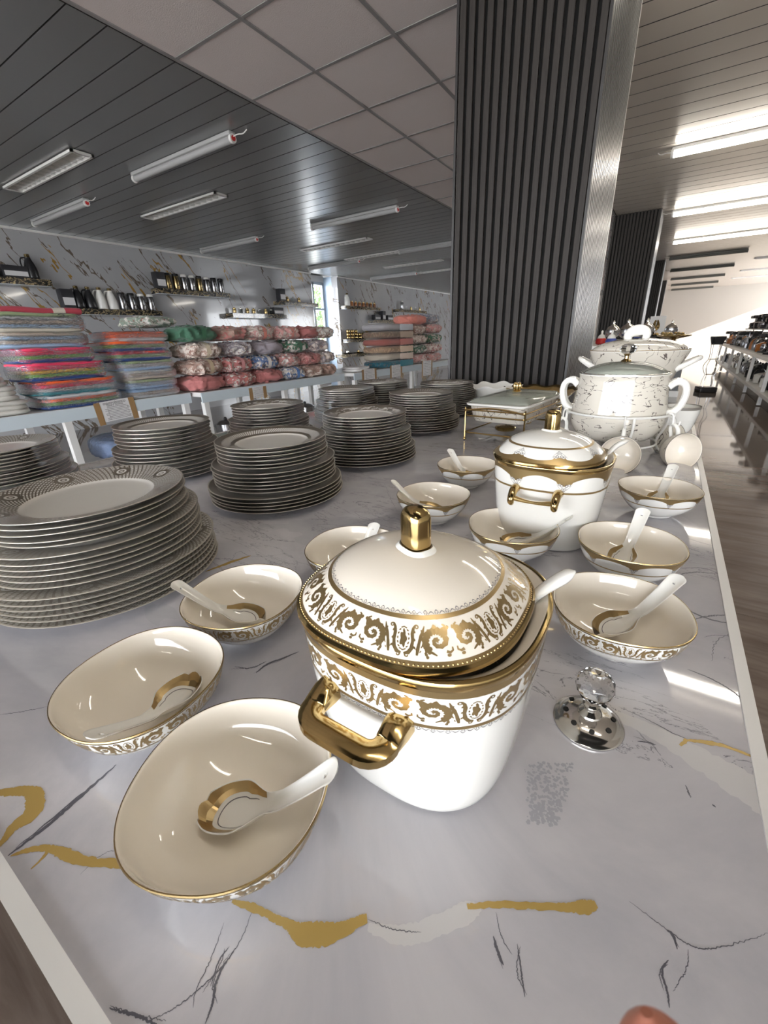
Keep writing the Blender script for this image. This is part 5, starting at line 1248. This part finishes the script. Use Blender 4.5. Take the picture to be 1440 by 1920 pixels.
G().box((D/2, (Y0+Y1)/2-12.5, .71), (D, Y1-Y0, .05)).build('top_shelf', 'white_paint', rr_, smooth=False); G().box((D/2, (Y0+Y1)/2-12.5, .20), (D, Y1-Y0, .05)).build('lower_shelf', 'white_paint', rr_, smooth=False)
pm = G().box((0, 0, .36), (.05, .05, .69)).mesh('post', ['frame_white'], False)
for i in range(8):
    for x in (.05, D-.03): obj('post', pm, rr_, (x, Y0+.15+(Y1-Y0-.3)*i/7-12.5, -.0))
def ware(kind, x, y, z, label, mcol):
    t = thing(kind, label, 'kitchenware', (x, y, z+.0005), random.uniform(-.5, .5), 'kitchenware on the right rack')
    if kind == 'kettle':
        G().lathe(smoothprof([(.0001, 0), (.09, 0), (.10, .02), (.095, .15), (.06, .21), (.04, .22), (.0001, .24)], 1), 18, 0, caps=False).build('body', mcol, t); g = G(); g.tube([(0, .08, .05), (0, .15, .10), (0, .15, .20), (0, .05, .24)], .012, 7); g.tube([(0, -.08, .11), (0, -.15, .20)], [.02, .01], 7); g.build('handle', 'black_plastic', t)
    elif kind == 'coffee_maker':
        G().box((0, 0, .02), (.2, .24, .04), bev=.008).build('base', 'black_plastic', t); G().box((.05, 0, .18), (.09, .22, .30), bev=.01).build('tower', mcol, t); G().box((-.01, 0, .31), (.2, .23, .08), bev=.015).build('head', 'black_plastic', t); g = G(); g.lathe([(.05, .045), (.065, .08), (.06, .14), (.045, .16)], 16, 0, (-.045, 0, 0)); g.build('jug', 'steel', t)
    elif kind == 'moka_pot':
        G().lathe([(.06, 0), (.055, .09), (.04, .12), (.055, .21), (.02, .24), (.0001, .26)], 8, 0).build('body', mcol, t, smooth=False); g = G(); g.tube([(0, .05, .19), (0, .10, .20), (0, .11, .12)], .01, 6); g.build('handle', 'black_plastic', t)
    else:
        G().lathe(smoothprof([(.0001, 0), (.12, 0), (.13, .02), (.13, .14), (.135, .145), (.12, .15), (.06, .18), (.0001, .185)], 1), 20, 0, caps=False).build('pot', mcol, t); g = G(); g.sphere((0, 0, .20), .02, 0, 10, 6); g.build('knob', 'black_plastic', t); g = G(); g.tube([(0, .13, .11), (0, .18, .115), (0, .13, .115)], .01, 6); g.tube([(0, -.13, .11), (0, -.18, .115), (0, -.13, .115)], .01, 6); g.build('side_handle', 'black_plastic', t)
kinds = ['kettle', 'coffee_maker', 'moka_pot', 'stock_pot']; i = 0
random.seed(3)
KN = {'kettle': 'kettle', 'coffee_maker': 'coffee maker', 'moka_pot': 'moka pot', 'stock_pot': 'lidded pot'}
for lv, zz in (('top', .735), ('lower', .225)):
    y = 7.6; c = 0
    while y < 17.9:
        for x in (1.56, 1.84):
            k = random.choice(kinds if lv == 'top' else ['stock_pot', 'kettle', 'moka_pot']); m_ = random.choice(['black_plastic', 'black_plastic', 'steel', 'dark_box', 'amber'] if lv == 'top' else ['black_plastic', 'steel', 'porcelain', 'silver'])
            tone = {'black_plastic': 'black', 'steel': 'steel', 'dark_box': 'charcoal', 'amber': 'copper', 'porcelain': 'white', 'silver': 'silver'}[m_]
            ware(k, x, y+random.uniform(-.03, .03), zz, '%s %s, %s from the near end, %s row, %s level of right rack' % (tone, KN[k], ORD[c], 'front' if x < 1.7 else 'rear', lv), m_)
        y += .38; c += 1
# upper riser with a second tier of dark ware
G().box((.69, (Y0+Y1)/2-12.5, 1.13), (.26, Y1-Y0, .03)).build('riser_shelf', 'dark_box', rr_, smooth=False)
for i in range(8): G().box((.74, Y0+.3+(Y1-Y0-.6)*i/7-12.5, .925), (.03, .03, .38)).build('riser_post', 'dark_box', rr_, smooth=False)
y = 7.7; c = 0
while y < 17.9:
    k = random.choice(kinds); ware(k, 2.04, y, 1.1455, 'dark %s, %s from the near end on the riser of the right rack' % (KN[k], ORD[c]), 'black_plastic'); y += .42; c += 1
# ================================================================== OUTSIDE THE LEFT WINDOW
def tree(x, y, h, label, sd):
    t = thing('garden_tree', label, 'tree', (x, y, -.02)); g = G(); g.tube([(0, 0, 0), (.05, 0, h*.3), (-.03, .05, h*.6)], [.10, .07, .04], 8); g.build('trunk', 'bark', t)
    g = G(); random.seed(sd)
    for i in range(1000):
        a, b = random.uniform(0, 2*pi), random.uniform(-1, 1); r = random.random()**.4; v = Vector((cos(a)*sqrt(1-b*b), sin(a)*sqrt(1-b*b), b*1.2))*r*h*.32+Vector((0, 0, h*.6)); s = .09
        u = Vector((random.gauss(0, 1), random.gauss(0, 1), random.gauss(0, 1))).normalized(); w = u.orthogonal().normalized(); g.add([v-u*s, v+w*s*.4, v+u*s, v-w*s*.4], [(0, 1, 2, 3)])
    o = g.build('foliage', 'green_leaf', t, smooth=False); o['kind'] = 'stuff'
tree(-11.5, 13.3, 4.2, 'green garden tree seen through the left window', 11); tree(-13.5, 16.0, 5.0, 'larger tree farther off outside the left window', 12)
# ================================================================== FINGERTIP
def fingertip():
    d = r2*((1212-720)/FPX)+u2*((960-1898)/FPX)+fw; p = Vector((0, 0, CZ))+d*.062
    q = p-u2*.05+r2*.012-fw*.006
    t = thing('photographer_finger', 'blurred pinkish fingertip poking up at the bottom frame edge', 'finger', p)
    g = G(); N_ = 12; pts = []; rr = []
    for i in range(N_+1):
        f = i/N_; pts.append((q-p)*f); rr.append(.0062*min(1, sqrt(max(.02, 1-(1-min(1, f*6))**2)))*(1+.15*f))
    g.tube(pts, rr, 20); g.build('fingertip', 'skin', t)
fingertip()
